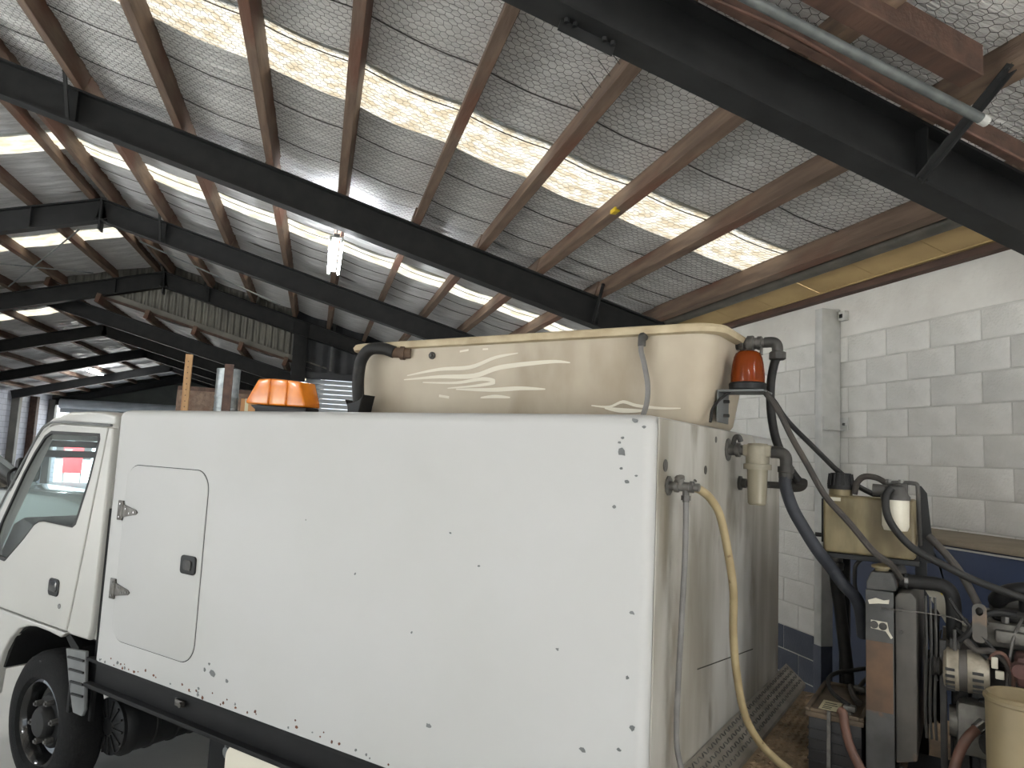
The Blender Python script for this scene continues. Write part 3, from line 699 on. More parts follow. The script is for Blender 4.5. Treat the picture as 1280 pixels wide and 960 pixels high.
bm = nb(); prism(bm, rrect(-2.285, -2.225, 1.405, 1.45, .012), 'y', -.020, -.013, .002, 2); part('paddle', bm, 'fitting_dark', hd)
# bolts down the front edge of the box
for x, z, r in ((-3.00, 1.60, .017), (-2.99, 1.33, .008), (-2.985, .925, .020)):
    bm = nb(); lathe(bm, (x, .065 if x < -2.98 else .05, z), (-.5, -.9, 0), [(0, r*1.4), (.012, r*1.4), (.014, r), (.02, r*.9)], 16); part('bolt', bm, 'cream_clean', bx)
# rusty chips along the bottom edge
for k in range(46):
    x = rng.uniform(-2.95, -.9); z = .868+abs(rng.normal(0, .022)); s = rng.uniform(.003, .008)
    bm = nb(); P = [(x+s*math.cos(a)*rng.uniform(.6, 1.5), z+s*math.sin(a)*rng.uniform(.6, 1.3)) for a in np.linspace(0, 2*PI, 8)[:-1]]
    prism(bm, P, 'y', -.0012, .001); part('paint_chip', bm, 'rust' if k % 3 else 'grey_plastic', bx)
for x, z, s in ((-2.02, .985, .020), (-2.08, .99, .01), (-1.92, .975, .013), (-2.05, 1.02, .01), (-.10, 2.03, .016), (-.11, 2.06, .006), (-.10, 2.075, .006), (-.06, 2.13, .01), (-.03, 2.11, .006), (-.08, 1.94, .009), (-.10, 1.98, .006), (-.12, 1.86, .007), (-.05, 1.96, .005), (-.62, 1.62, .006), (-1.2, 1.52, .006), (-.9, 1.35, .005), (-.05, 1.55, .008), (-.06, 1.36, .008), (-.04, 1.22, .01), (-.08, 1.15, .007), (-.75, 1.72, .005), (-1.5, 1.7, .004), (-.3, 1.4, .006), (-.2, 1.12, .012), (-.8, 1.05, .012)):
    bm = nb(); P = [(x+s*math.cos(a)*rng.uniform(.5, 1.3), z+s*math.sin(a)*rng.uniform(.4, 1.0)) for a in np.linspace(0, 2*PI, 9)[:-1]]
    prism(bm, P, 'y', -.0012, .001); part('paint_chip', bm, 'grey_plastic', bx)
# chassis rail under the box
bm = nb()
box(bm, -3.07, .3, .03, .10, .72, .855, .004); box(bm, -3.07, .3, .0, .04, .845, .859); box(bm, -3.07, .3, -.005, .12, .715, .735, .003)
box(bm, -3.07, -3.02, .03, 1.69, .72, .857); box(bm, -3.05, .3, 1.62, 1.69, .72, .855); box(bm, -4.6, 1.4, .45, .53, .52, .74); box(bm, -4.6, 1.4, 1.19, 1.27, .52, .74)
for x in (-2.6, -1.9, -1.2, -.5): box(bm, x, x+.06, .1, 1.62, .74, .855)
ch = part('chassis', bm, 'chassis_black', tk)
bm = nb(); box(bm, -2.30, -2.24, .012, .03, .785, .815, .004); cyl(bm, (-2.245, .013, .80), (-2.245, 0, .80), .012, n=8); part('marker_clip', bm, 'hinge_steel', ch)
bm = nb(); box(bm, -3.10, -3.075, .055, .075, .52, 1.62, .003); part('front_upright', bm, 'chassis_black', ch)
bm = nb(); tube(bm, [(-3.11, .05, .62), (-3.18, .02, .60), (-3.24, .03, .55)], .016, n=8); box(bm, -3.22, -3.19, .0, .03, .55, .72, .006); part('bracket', bm, 'chassis_black', ch)
# air cleaner drum between the axles, ribbed lid facing out
ac = Vector((-3.20, .25, .42))
bm = nb(); lathe(bm, ac, (0, 1, 0), [(.0, .150), (.03, .168), (.06, .168), (.062, .160), (.16, .160), (.165, .167), (.18, .167), (.185, .160), (.30, .160), (.305, .167), (.32, .167), (.325, .160), (.44, .160), (.445, .167), (.46, .167), (.465, .16), (.60, .16)], 36); al = part('air_cleaner', bm, 'black_plastic', tk)
bm = nb(); lathe(bm, ac, (0, -1, 0), [(-.005, .150), (.018, .150), (.024, .14), (.024, .05), (.030, .045), (.030, .0)], 36); lid = part('lid', bm, 'black_plastic', al)
for k in range(14):
    a = 2*PI*k/14; bm = nb(); u = Vector((math.cos(a), 0, math.sin(a))); strip_bar(bm, ac+u*.05+Vector((0, -.027, 0)), ac+u*.143+Vector((0, -.027, 0)), .009, .012); part('rib', bm, 'rubber', al)
for x in (-3.23, -3.15):
    bm = nb(); cyl(bm, (x, .28, .585), (x, .30, .60), .012, n=8); part('clip', bm, 'chrome', al)
# cream skirt panel further back, below the rail
bm = nb(); prism(bm, rrect(-1.89, -.55, .24, .725, .06), 'y', .0, .03, .006, 2); part('skirt_panel', bm, 'cream_clean', tk)
bm = nb(); box(bm, -1.98, -1.90, .06, .14, .62, .70, .006); cyl(bm, (-1.94, .1, .66), (-1.94, .04, .66), .022, n=10); part('lamp_bracket', bm, 'grey_plastic', tk)
bm = nb(); box(bm, -2.35, -1.98, .25, .6, .3, .68, .01); part('step_box', bm, 'chassis_black', tk)

# --- cab
A_W = [(-3.235, 2.015), (-3.777, 2.018), (-3.848, 1.988), (-3.95, 1.89), (-4.056, 1.765), (-4.29, 1.43), (-4.33, 1.33), (-4.30, 1.23), (-4.171, 1.222), (-3.977, 1.365), (-3.86, 1.465), (-3.808, 1.487), (-3.75, 1.497), (-3.42, 1.492), (-3.385, 1.512), (-3.365, 1.56), (-3.286, 1.762), (-3.225, 1.985)]
door_o = [(-3.155, 2.055), (-3.70, 2.066), (-3.80, 2.05), (-3.907, 1.989), (-4.02, 1.87), (-4.148, 1.712), (-4.326, 1.49), (-4.46, 1.25), (-4.50, 1.05), (-4.48, .945), (-3.366, .934), (-3.33, 1.1), (-3.24, 1.6)]
CY0, CY1 = .03, 1.69
def cab_side(y, s):
    """s=1 near side, -1 far side: door, its window frame, glass, rear corner, fender"""
    def put(b):
        for v in b.verts: v.co.y = y+s*v.co.y
        return b
    d = part('cab_door', put(plate(door_o, [A_W], .04, .008)), 'cab_white', tk)
    def scaled(f): 
        c = Vector((-3.75, 1.65)); return [tuple(c+(Vector(q)-c)*f) for q in A_W]
    part('window_seal', put(plate(scaled(1.015), [scaled(.965)], .012)), 'seam_black', d)
    gb = nb(); prism(gb, scaled(.985), 'y', .014, .018); part('window_glass', put(gb), 'cab_glass', d)
    hb = nb(); prism(hb, rrect(-3.60, -3.485, 1.10, 1.195, .025), 'y', -.006, .004, .003, 2); hn = part('door_handle', put(hb), 'black_plastic', d)
    hb = nb(); prism(hb, rrect(-3.585, -3.50, 1.125, 1.185, .015), 'y', -.010, -.005, .002, 2); part('pull_cup', put(hb), 'black_gloss', d)
    hb = nb(); cyl(hb, (-3.46, -.004, 1.055), (-3.46, .004, 1.055), .014, n=14); part('door_lock', put(hb), 'chrome', d)
    # rear corner pillar of the cab
    q = [(-3.149, 2.055), (-3.232, 1.6), (-3.322, 1.1), (-3.358, .934), (-3.33, .925), (-3.13, .928), (-3.11, 1.0), (-3.10, 2.0), (-3.105, 2.05)]
    part('rear_corner', put(plate(q, [], .06, .012)), 'cab_white', tk)
    # fender over the wheel
    q = [(-3.362, .926), (-4.48, .936), (-4.52, .80), (-4.54, .44), (-4.12, .44), (-4.10, .60), (-4.06, .70), (-3.99, .79), (-3.90, .86), (-3.80, .892), (-3.70, .904), (-3.55, .902), (-3.42, .893)]
    part('fender', put(plate(q, [], .05, .01)), 'cab_white', tk)
cab_side(CY0, 1); cab_side(CY1, -1)
# roof, back wall, front
bm = nb(); q = [(-3.105, 2.04), (-3.70, 2.062), (-3.86, 2.02), (-3.96, 1.965), (-4.01, 1.985), (-3.93, 2.055), (-3.82, 2.105), (-3.62, 2.14), (-3.30, 2.145), (-3.12, 2.125)]
prism(bm, q, 'y', CY0+.02, CY1-.02, .02, 3); part('cab_roof', bm, 'cab_white', tk)
bm = nb(); tube(bm, [(-3.11, CY0-.004, 2.066), (-3.68, CY0-.004, 2.078), (-3.83, CY0-.004, 2.055), (-3.92, CY0-.004, 1.995), (-4.16, CY0-.004, 1.72), (-4.34, CY0-.004, 1.50)], .008, n=6); part('drip_rail', bm, 'grey_plastic', tk)
bm = nb(); box(bm, -3.125, -3.10, CY0+.03, CY1-.03, .93, 2.06); part('cab_back', bm, 'cab_white', tk)
bm = nb(); prism(bm, [(-4.46, 1.28), (-4.56, 1.20), (-4.62, 1.0), (-4.63, .45), (-4.55, .45), (-4.50, 1.0)], 'y', CY0+.01, CY1-.01, .02, 2); fr = part('cab_front', bm, 'cab_white', tk)
bm = nb(); prism(bm, [(-3.955, 1.975), (-4.44, 1.285), (-4.446, 1.289), (-3.961, 1.979)], 'y', CY0+.08, CY1-.08); part('windscreen', bm, 'screen_glass', tk)
for y in (CY0+.05, CY1-.05):
    bm = nb(); strip_bar(bm, (-3.95, y, 1.985), (-4.45, y, 1.275), .07, .04); part('front_pillar', bm, 'cab_white', tk)
bm = nb(); box(bm, -4.46, -3.12, CY0+.06, CY1-.06, .905, .935, .005); part('cab_floor', bm, 'chassis_black', tk)
bm = nb(); prism(bm, [(-4.42, .94), (-4.44, 1.24), (-4.31, 1.43), (-4.20, 1.475), (-4.02, 1.44), (-3.95, 1.30), (-4.10, .94)], 'y', CY0+.08, CY1-.08, .02, 2); ds = part('dashboard', bm, 'dash_grey', tk)
bm = nb(); lathe(bm, (-3.90, 1.27, 1.44), (.55, 0, .83), [(0, .19), (.012, .205), (.024, .19), (.012, .178), (0, .19)], 28, cap=False); cyl(bm, (-3.90, 1.27, 1.44), (-4.02, 1.27, 1.30), .03); box(bm, -3.91, -3.88, 1.08, 1.46, 1.432, 1.452); part('steering_wheel', bm, 'black_plastic', tk)
for y0, y1 in ((.16, .62), (.64, 1.06), (1.10, 1.56)):
    bm = nb(); box(bm, -3.68, -3.22, y0, y1, .93, 1.10, .04); box(bm, -3.34, -3.20, y0, y1, 1.05, 1.50, .05); part('seat', bm, 'seat_dark', tk)
# dark sun strips across the top of the windscreen, set just inside the glass
for za, zb in ((1.926, 1.968), (1.860, 1.905)):
    bm = nb(); q = [(-3.945-(1.975-z)*.703+d, z) for d, z in ((0, za), (0, zb), (.004, zb), (.004, za))]; prism(bm, q, 'y', CY0+.09, CY1-.09); part('sun_strip', bm, 'seat_dark', tk)
bm = nb(); prism(bm, rrect(.10, .24, 1.69, 1.845, .03), 'x', -4.36, -4.31, .012, 2); mq = part('corner_mirror', bm, 'black_plastic', tk)
bm = nb(); prism(bm, rrect(.115, .225, 1.705, 1.83, .022), 'x', -4.311, -4.307); part('mirror_glass', bm, 'chrome', mq)
bm = nb(); tube(bm, [(-4.34, .11, 1.78), (-4.30, .05, 1.74), (-4.22, .03, 1.66)], .010, n=6); part('mirror_arm', bm, 'black_plastic', mq)
# door mirror on the far side of the windscreen
bm = nb(); prism(bm, [(1.72, 1.42), (1.88, 1.40), (1.92, 1.44), (1.92, 1.72), (1.88, 1.76), (1.74, 1.74)], 'x', -4.42, -4.36, .012, 2); mr = part('mirror_housing', bm, 'black_plastic', tk)
bm = nb(); box(bm, -4.365, -4.355, 1.745, 1.90, 1.44, 1.72, .004); part('mirror_glass', bm, 'chrome', mr)
bm = nb(); tube(bm, [(-4.40, 1.74, 1.70), (-4.38, 1.69, 1.72), (-4.20, 1.68, 1.75)], .012, n=6); part('mirror_arm', bm, 'black_plastic', mr)
# front wheel
def wheel(x, y, s):
    c = Vector((x, y, .386)); ax = (0, s, 0)
    bm = nb(); lathe(bm, c, ax, [(.02, .232), (0, .25), (-.004, .29), (.004, .335), (.03, .372), (.06, .384), (.10, .386), (.15, .384), (.18, .372), (.205, .33), (.205, .24)], 48, cap=False); w = part('tyre', bm, 'tyre', tk)
    bm = nb(); lathe(bm, c, ax, [(.018, .236), (.012, .222), (.02, .215), (.05, .205), (.10, .190), (.115, .16), (.105, .12), (.10, .10)], 40, cap=False); r = part('rim', bm, 'black_gloss', w)
    bm = nb(); lathe(bm, c, ax, [(.125, .155), (.075, .150), (.06, .135), (.058, .09), (.02, .085), (.005, .07), (.0, .0)], 32); part('hub', bm, 'black_plastic', w)
    for k in range(6):
        a = 2*PI*k/6+.2; p = c+Vector((.115*math.cos(a), 0, .115*math.sin(a)))
        bm = nb(); cyl(bm, p+Vector((0, s*.065, 0)), p+Vector((0, s*.022, 0)), .017, n=6); cyl(bm, p+Vector((0, s*.03, 0)), p+Vector((0, s*.012, 0)), .009, n=8); part('wheel_nut', bm, 'fitting', w)
wheel(-3.617, .05, 1); wheel(-3.617, 1.67, -1); wheel(-.75, .06, 1); wheel(-.75, 1.66, -1)
# slotted splash guard behind the wheel
sgd = nb(); prism(sgd, [(-3.285, .865), (-3.085, .885), (-3.04, .60), (-3.06, .565), (-3.15, .565), (-3.22, .70)], 'y', .0, .018, .003, 1); gp = part('splash_guard', sgd, 'grey_plastic', tk)
for k in range(4):
    z = .83-.058*k; bm = nb(); strip_bar(bm, (-3.245+.024*k, -.002, z), (-3.085+.008*k, -.002, z+.008), .014, .010); part('slot', bm, 'black_plastic', gp)
bm = nb(); prism(bm, [(-4.14, .60), (-4.02, .83), (-3.83, .925), (-3.40, .925), (-3.27, .86), (-3.22, .60), (-3.28, .60), (-3.32, .82), (-3.42, .895), (-3.80, .895), (-3.97, .81), (-4.08, .60)], 'y', .06, .45); part('wheel_arch_liner', bm, 'chassis_black', tk)

# --- rear deck
bm = nb(); box(bm, .0, 1.55, -.02, 1.80, .86, .925, .006); part('deck', bm, 'deck_rust', tk)
bm = nb(); prism(bm, [(.008, 1.02), (.012, 1.024), (.105, .945), (.105, .928), (.098, .928), (.008, 1.008)], 'y', -.02, 1.86); part('tread_strip', bm, 'tread_plate', tk)
def tread_bars(u0, u1, v0, v1, place, pitch=.026):
    bm = nb(); nu = int((u1-u0)/pitch); nv = int((v1-v0)/pitch)
    for a in range(nu):
        for b in range(nv):
            u, v = u0+(a+.5)*pitch, v0+(b+.5)*pitch; t = PI/4 if (a+b) % 2 else -PI/4
            du, dv = .011*math.cos(t), .011*math.sin(t); wu, wv = -.0028*math.sin(t), .0028*math.cos(t)
            lo = [bm.verts.new(place(u+p, v+q, 0)) for p, q in ((-du, -dv), (wu, wv), (du, dv), (-wu, -wv))]
            hi = [bm.verts.new(place(u+p*.75, v+q*.75, .004)) for p, q in ((-du, -dv), (wu, wv), (du, dv), (-wu, -wv))]
            bm.faces.new(hi); skin(bm, lo, hi)
    return bm
sn, cs = math.sin(math.atan2(.079, .093)), math.cos(math.atan2(.079, .093))
part('tread_bars', tread_bars(.004, .118, -.01, 1.85, lambda u, v, h: Vector((.012+u*cs+h*sn, v, 1.024-u*sn+h*cs))), 'fitting', tk, kind='stuff')
part('tread_bars', tread_bars(.11, .292, -.01, 1.79, lambda u, v, h: Vector((u, v, .925+h))), 'deck_rust', tk, kind='stuff')
bm = nb(); box(bm, .02, 1.5, .1, 1.62, .74, .858); part('deck_frame', bm, 'chassis_black', tk)
bm = nb(); lathe(bm, (.3, .36, .927), (0, 0, 1), [(0, .035), (.006, .035), (.007, .03)], 18); part('deck_plug', bm, 'black_plastic', tk)

# --- cream tank on the box
tn = thing('spray_tank', 'long cream fibreglass tank on top of the truck box, stained with pale runs', 'tank', (-.9, .8, 2.15), 'truck')
rings = []; bm = nb()
def tank_ring(z, ins, r): return [bm.verts.new((x, y, z)) for x, y in plan_outline(-1.89+ins, .028-ins, .55+ins*.6, 1.10-ins*.25, r, r, 6)]
for z, ins, r in ((2.152, .09, .05), (2.17, .07, .07), (2.30, .045, .08), (2.50, .02, .09)): rings.append(tank_ring(z, ins, r))
bm.faces.new(rings[0][::-1]); bm.faces.new(rings[-1])
for a, b in zip(rings[:-1], rings[1:]): skin(bm, a, b)
tb = part('shell', bm, 'cream_fibre', tn)
bm = nb(); rings = [tank_ring(z, i_, .10) for z, i_ in ((2.50, .015), (2.505, -.012), (2.522, -.018), (2.535, -.01), (2.54, .01))]
bm.faces.new(rings[0][::-1]); bm.faces.new(rings[-1])
for a, b in zip(rings[:-1], rings[1:]): skin(bm, a, b)
part('rim', bm, 'tank_rim', tn)
# pale runs of dried spill on the near face, each with its own shape
def run_shape(pts, y0=.562):
    bm = nb(); P = smooth_path([(p[0], 0, p[1]) for p in pts], 5); n = len(P); up_, dn_ = [], []
    for i, p in enumerate(P):
        w = pts[0][2]*math.sin(PI*(i+.6)/(n+.2))+.0015; ins = .045-(p.z-2.30)*.125; yy = .55+ins*.6-.0018
        up_.append(bm.verts.new((p.x, yy-.0, p.z+w))); dn_.append(bm.verts.new((p.x, yy+.0, p.z-w)))
    for i in range(n-1): bm.faces.new((up_[i], up_[i+1], dn_[i+1], dn_[i]))
    part('pale_run', bm, 'cream_clean', tb)
for pts in ([(-1.50, 2.37, .008), (-1.30, 2.395), (-1.12, 2.40), (-.98, 2.44), (-.86, 2.455)], [(-1.52, 2.35, .010), (-1.3, 2.36), (-1.1, 2.36), (-.95, 2.395), (-.70, 2.412), (-.60, 2.405)],
            [(-1.4, 2.335, .007), (-1.2, 2.33), (-1.05, 2.345), (-.98, 2.33), (-1.08, 2.315), (-1.25, 2.305)], [(-1.2, 2.30, .008), (-1.0, 2.295), (-.85, 2.30), (-.72, 2.295)], [(-1.06, 2.26, .006), (-.98, 2.265), (-.90, 2.26)],
            [(-1.30, 2.27, .006), (-1.24, 2.262)], [(-1.18, 2.475, .004), (-1.13, 2.48)], [(-1.05, 2.48, .003), (-1.02, 2.48)], [(-.50, 2.225, .005), (-.42, 2.22), (-.36, 2.24), (-.30, 2.225), (-.20, 2.215), (-.12, 2.215)], [(-.44, 2.215, .008), (-.36, 2.205), (-.27, 2.205)]):
    run_shape(pts)
bm = nb(); lathe(bm, (-1.344, .566, 2.462), (0, -1, 0), [(0, .018), (.008, .018), (.012, .010), (.02, .009)], 14); part('plug', bm, 'fitting_dark', tn)
# inlet fitting and the black hose looping over the front end
bm = nb(); lathe(bm, (-1.48, .57, 2.478), (-.92, -.38, .04), [(0, .026), (.03, .026), (.032, .034), (.055, .034), (.057, .026), (.10, .026)], 12); part('inlet_fitting', bm, 'rust_paint', tn)
bm = nb(); tube(bm, [(-1.56, .535, 2.482), (-1.62, .515, 2.50), (-1.69, .50, 2.496), (-1.74, .50, 2.455), (-1.757, .50, 2.39), (-1.755, .50, 2.30), (-1.737, .50, 2.20)], .030, n=12)
hs = solo('loop_hose', bm, 'rubber', 'thick black hose looping over the front end of the cream tank', 'hose', 'truck')
bm = nb(); P = [(-1.80, 2.245), (-1.775, 2.225), (-1.70, 2.24), (-1.675, 2.27), (-1.69, 2.215), (-1.70, 2.155), (-1.77, 2.155), (-1.78, 2.21)]
prism(bm, P, 'y', .455, .545, .004, 1); part('tape_wrap', shift(bm, (0, 0, 0)), 'black_plastic', hs)
# breather tube near the rear end
bm = nb(); tube(bm, [(-.266, .535, 2.468), (-.268, .53, 2.44), (-.252, .53, 2.38), (-.236, .53, 2.30), (-.238, .53, 2.23), (-.258, .53, 2.165)], .011, n=8)
bt_ = solo('breather_tube', bm, 'hose_grey', 'thin grey tube hanging down the near face of the cream tank', 'tube', 'truck')
bm = nb(); tube(bm, [(-.268, .565, 2.495), (-.268, .54, 2.495), (-.267, .535, 2.478), (-.267, .535, 2.455)], .016, n=10); part('elbow', bm, 'fitting_dark', bt_)

# --- amber light bar
lb = thing('light_bar', 'amber light bar on a black base on top of the truck box', 'light bar', (-2.34, .55, 2.15), 'truck')
bm = nb(); prism(bm, [(-2.545, 2.152), (-2.55, 2.195), (-2.60, 2.222), (-2.13, 2.205), (-2.14, 2.152)], 'y', .505, .60, .008, 2); part('base', bm, 'black_plastic', lb)
zb = lambda x: 2.226-(x+2.62)*.04
for P in ([(-2.62, 2.228), (-2.43, 2.218), (-2.425, 2.366), (-2.525, 2.366), (-2.62, 2.246)], [(-2.425, 2.218), (-2.285, 2.212), (-2.285, 2.355), (-2.42, 2.366)], [(-2.28, 2.212), (-2.135, 2.207), (-2.14, 2.235), (-2.185, 2.343), (-2.28, 2.355)]):
    bm = nb(); prism(bm, P, 'y', .495, .61, .010, 3); part('lens', bm, 'amber_bar', lb)

# --- rotating beacon on its bracket behind the tank
bc = thing('amber_beacon', 'round amber beacon on a grey bracket at the rear of the cream tank', 'beacon', (.088, .75, 2.26), 'truck')
bm = nb(); lathe(bm, (.087, .75, 2.328), (0, 0, 1), [(0, .064), (.03, .0635), (.07, .059), (.10, .053), (.116, .046), (.124, .034), (.127, .0)], 32, cap=False); part('dome', bm, 'amber_lens', bc)
bm = nb(); lathe(bm, (.087, .75, 2.298), (0, 0, 1), [(0, .062), (.003, .069), (.024, .071), (.030, .067), (.031, .0)], 32); part('base', bm, 'black_plastic', bc)
bm = nb(); lathe(bm, (.10, .75, 2.33), (0, 0, 1), [(0, .012), (.04, .012), (.05, .020), (.075, .020), (.085, .008), (.088, 0)], 14); part('bulb', bm, 'amber_core', bc)
bm = nb(); box(bm, .055, .062, .72, .78, 2.33, 2.42); part('reflector', bm, 'chrome', bc)
bm = nb(); box(bm, -.005, .165, .68, .82, 2.288, 2.297, .003); box(bm, -.012, -.004, .68, .82, 2.17, 2.296, .002); part('bracket', bm, 'grey_plastic', bc)
for z in (2.255, 2.20):
    bm = nb(); cyl(bm, (-.004, .75, z), (.018, .75, z), .007, n=6); part('bolt', bm, 'fitting_dark', bc)
bm = nb(); tube(bm, [(.035, .70, 2.292), (.0, .66, 2.25), (-.01, .62, 2.21), (-.005, .585, 2.165)], .006, n=6); part('lead', bm, 'rubber', bc)

# --- plumbing at the rear
tv = thing('tank_valve', 'grimy valve and black elbow at the top rear corner of the cream tank', 'valve', (.09, .88, 2.45), 'truck')
bm = nb(); lathe(bm, (.0, .88, 2.505), (1, 0, 0), [(0, .024), (.02, .024), (.022, .031), (.038, .031), (.04, .022), (.05, .022), (.052, .033), (.075, .033), (.078, .024), (.09, .024), (.092, .029), (.108, .029), (.11, .02), (.13, .02)], 10); part('valve_body', bm, 'fitting', tv)
bm = nb(); tube(bm, [(.12, .88, 2.507), (.145, .88, 2.507), (.160, .88, 2.502), (.168, .88, 2.487), (.169, .88, 2.46)], .022, n=12); part('elbow', bm, 'fitting_dark', tv)
bm = nb(); lathe(bm, (.169, .88, 2.468), (0, 0, -1), [(0, .026), (.004, .033), (.03, .033), (.034, .026)], 8); part('union_nut', bm, 'fitting_dark', tv)
bm = nb(); tube(bm, [(.10, .86, 2.485), (.115, .84, 2.478), (.118, .83, 2.45)], .007, n=6); part('lever', bm, 'fitting', tv)
bm = nb(); tube(bm, [(.169, .88, 2.455), (.155, .88, 2.41), (.145, .88, 2.344), (.143, .885, 2.261), (.150, .894, 2.179), (.168, .906, 2.097), (.211, .917, 2.004), (.243, .928, 1.957)], .017, n=10)
solo('suction_hose', bm, 'rubber', 'black hose dropping from the tank valve elbow behind the beacon', 'hose', 'truck')
ft = thing('line_strainer', 'grimy plastic line strainer with a clear bowl plumbed to the rear panel', 'filter', (.12, .78, 1.85), 'truck')
bm = nb(); lathe(bm, (.0065, .78, 2.068), (1, 0, 0), [(0, .045), (.004, .045), (.006, .022), (.03, .022), (.032, .028), (.048, .028), (.05, .02), (.075, .02)], 12); part('inlet_pipe', bm, 'fitting', ft)
bm = nb(); tube(bm, [(.03, .77, 2.09), (.04, .76, 2.115), (.055, .755, 2.118), (.062, .76, 2.10)], .010, n=8); part('tap', bm, 'fitting_dark', ft)
bm = nb(); lathe(bm, (.121, .78, 1.995), (0, 0, 1), [(0, .052), (.02, .052), (.022, .044), (.09, .044), (.10, .036), (.102, 0)], 24); box(bm, .07, .175, .752, .808, 2.045, 2.09, .006); hdp = part('head', bm, 'filter_grey', ft)
bm = nb(); lathe(bm, (.121, .78, 1.997), (0, 0, -1), [(0, .038), (.10, .035), (.13, .034), (.137, .028), (.138, .0)], 24); part('bowl', bm, 'clear_bowl', ft)
bm = nb(); lathe(bm, (.121, .78, 1.99), (0, 0, -1), [(0, .020), (.11, .020), (.112, 0)], 16); part('mesh_core', bm, 'filter_grey', ft)
bm = nb(); tube(bm, [(.17, .78, 2.064), (.195, .78, 2.064), (.215, .78, 2.058), (.225, .78, 2.04), (.225, .782, 2.0)], .023, n=12); part('outlet_elbow', bm, 'fitting_dark', ft)
bm = nb(); lathe(bm, (.225, .782, 2.012), (0, 0, -1), [(0, .03), (.022, .03), (.024, .026), (.045, .026)], 10); part('union_nut', bm, 'fitting_dark', ft)
bm = nb(); tube(bm, [(.225, .782, 1.975), (.226, .77, 1.94), (.253, .76, 1.862), (.293, .76, 1.790), (.340, .765, 1.715), (.374, .84, 1.65), (.414, .86, 1.590), (.452, .88, 1.545), (.466, .92, 1.48), (.466, .97, 1.40)], .023, n=12)
solo('delivery_hose', bm, 'rubber_blue', 'thick blue black hose running from the strainer elbow down to the radiator', 'hose', 'truck')
bp_ = thing('return_pipe', 'short black pipe with an elbow at the side of the rear panel', 'pipe', (.19, .95, 1.91), 'truck')
bm = nb(); cyl(bm, (.008, .95, 1.936), (.23, .95, 1.936), .014, n=10); part('nipple', bm, 'fitting_dark', bp_)
bm = nb(); tube(bm, [(.19, .95, 1.936), (.225, .95, 1.936), (.248, .945, 1.942), (.252, .935, 1.958)], .023, n=12); part('elbow', bm, 'fitting_dark', bp_)
bm = nb(); lathe(bm, (.0065, .95, 1.936), (1, 0, 0), [(0, .03), (.01, .03), (.012, .02), (.03, .02)], 10); part('flange', bm, 'fitting_dark', bp_)
# drain valve with two hoses
dv = thing('drain_valve', 'grimy metal valve with a round flange on the stained rear panel', 'valve', (.05, .124, 1.90), 'truck')
bm = nb(); lathe(bm, (.0065, .124, 1.932), (1, 0, 0), [(0, .032), (.004, .032), (.006, .014), (.02, .014), (.022, .020), (.034, .020), (.036, .015), (.07, .015), (.072, .019), (.082, .019), (.084, .013), (.10, .013)], 10); part('body', bm, 'fitting', dv)
bm = nb(); lathe(bm, (.048, .124, 1.935), (0, -.5, .85), [(0, .012), (.02, .012), (.022, .016), (.03, .016), (.032, .008), (.036, 0)], 10); part('bonnet', bm, 'fitting', dv)
bm = nb(); cyl(bm, (.064, .124, 1.925), (.064, .126, 1.885), .011, n=8); lathe(bm, (.064, .126, 1.905), (0, 0, -1), [(0, .015), (.015, .015)], 6); part('branch', bm, 'fitting', dv)
bm = nb(); tube(bm, [(.088, .12, 1.942), (.094, .115, 1.955), (.10, .112, 1.950)], .003, n=5); part('hose_clip', bm, 'chrome', dv)
bm = nb(); tube(bm, [(.064, .126, 1.89), (.064, .131, 1.756), (.056, .138, 1.56), (.046, .146, 1.342), (.041, .153, 1.221), (.046, .158, 1.12), (.09, .165, 1.0), (.14, .17, .945)], .0095, n=8); solo('drain_tube', bm, 'hose_grey', 'thin grey tube hanging straight down from the drain valve on the rear panel', 'tube', 'truck')
bm = nb(); tube(bm, [(.088, .128, 1.931), (.100, .165, 1.922), (.112, .225, 1.895), (.125, .285, 1.84), (.136, .342, 1.722), (.141, .397, 1.587), (.128, .45, 1.444), (.126, .506, 1.299), (.140, .561, 1.155), (.175, .616, 1.056), (.225, .67, .987), (.258, .715, .948), (.288, .69, .942), (.31, .60, .942), (.32, .48, .942)], .0135, n=12); solo('yellow_hose', bm, 'hose_yellow', 'dirty yellow hose curving down from the drain valve to the deck', 'hose', 'truck')
# two cables sagging from the beacon to the engine
bm = nb(); tube(bm, [(.150, .76, 2.296), (.182, .775, 2.258), (.212, .80, 2.204), (.251, .825, 2.154), (.302, .85, 2.099), (.349, .875, 2.047), (.387, .90, 2.006), (.447, .925, 1.956), (.50, .96, 1.925), (.56, .985, 1.90), (.62, .99, 1.80)], .010, n=8); solo('wiring_cable', bm, 'rubber', 'black cable sagging from the beacon to behind the coolant tank', 'cable', 'truck')
bm = nb(); tube(bm, [(.158, .735, 2.288), (.19, .72, 2.248), (.218, .72, 2.202), (.261, .72, 2.113), (.314, .72, 2.018), (.373, .72, 1.913), (.452, .72, 1.824), (.527, .725, 1.733), (.575, .78, 1.69), (.60, .83, 1.64)], .0115, n=8); solo('sheathed_cable', bm, 'rubber_dusty', 'dusty sheathed cable crossing in front of the beige coolant tank', 'cable', 'truck')

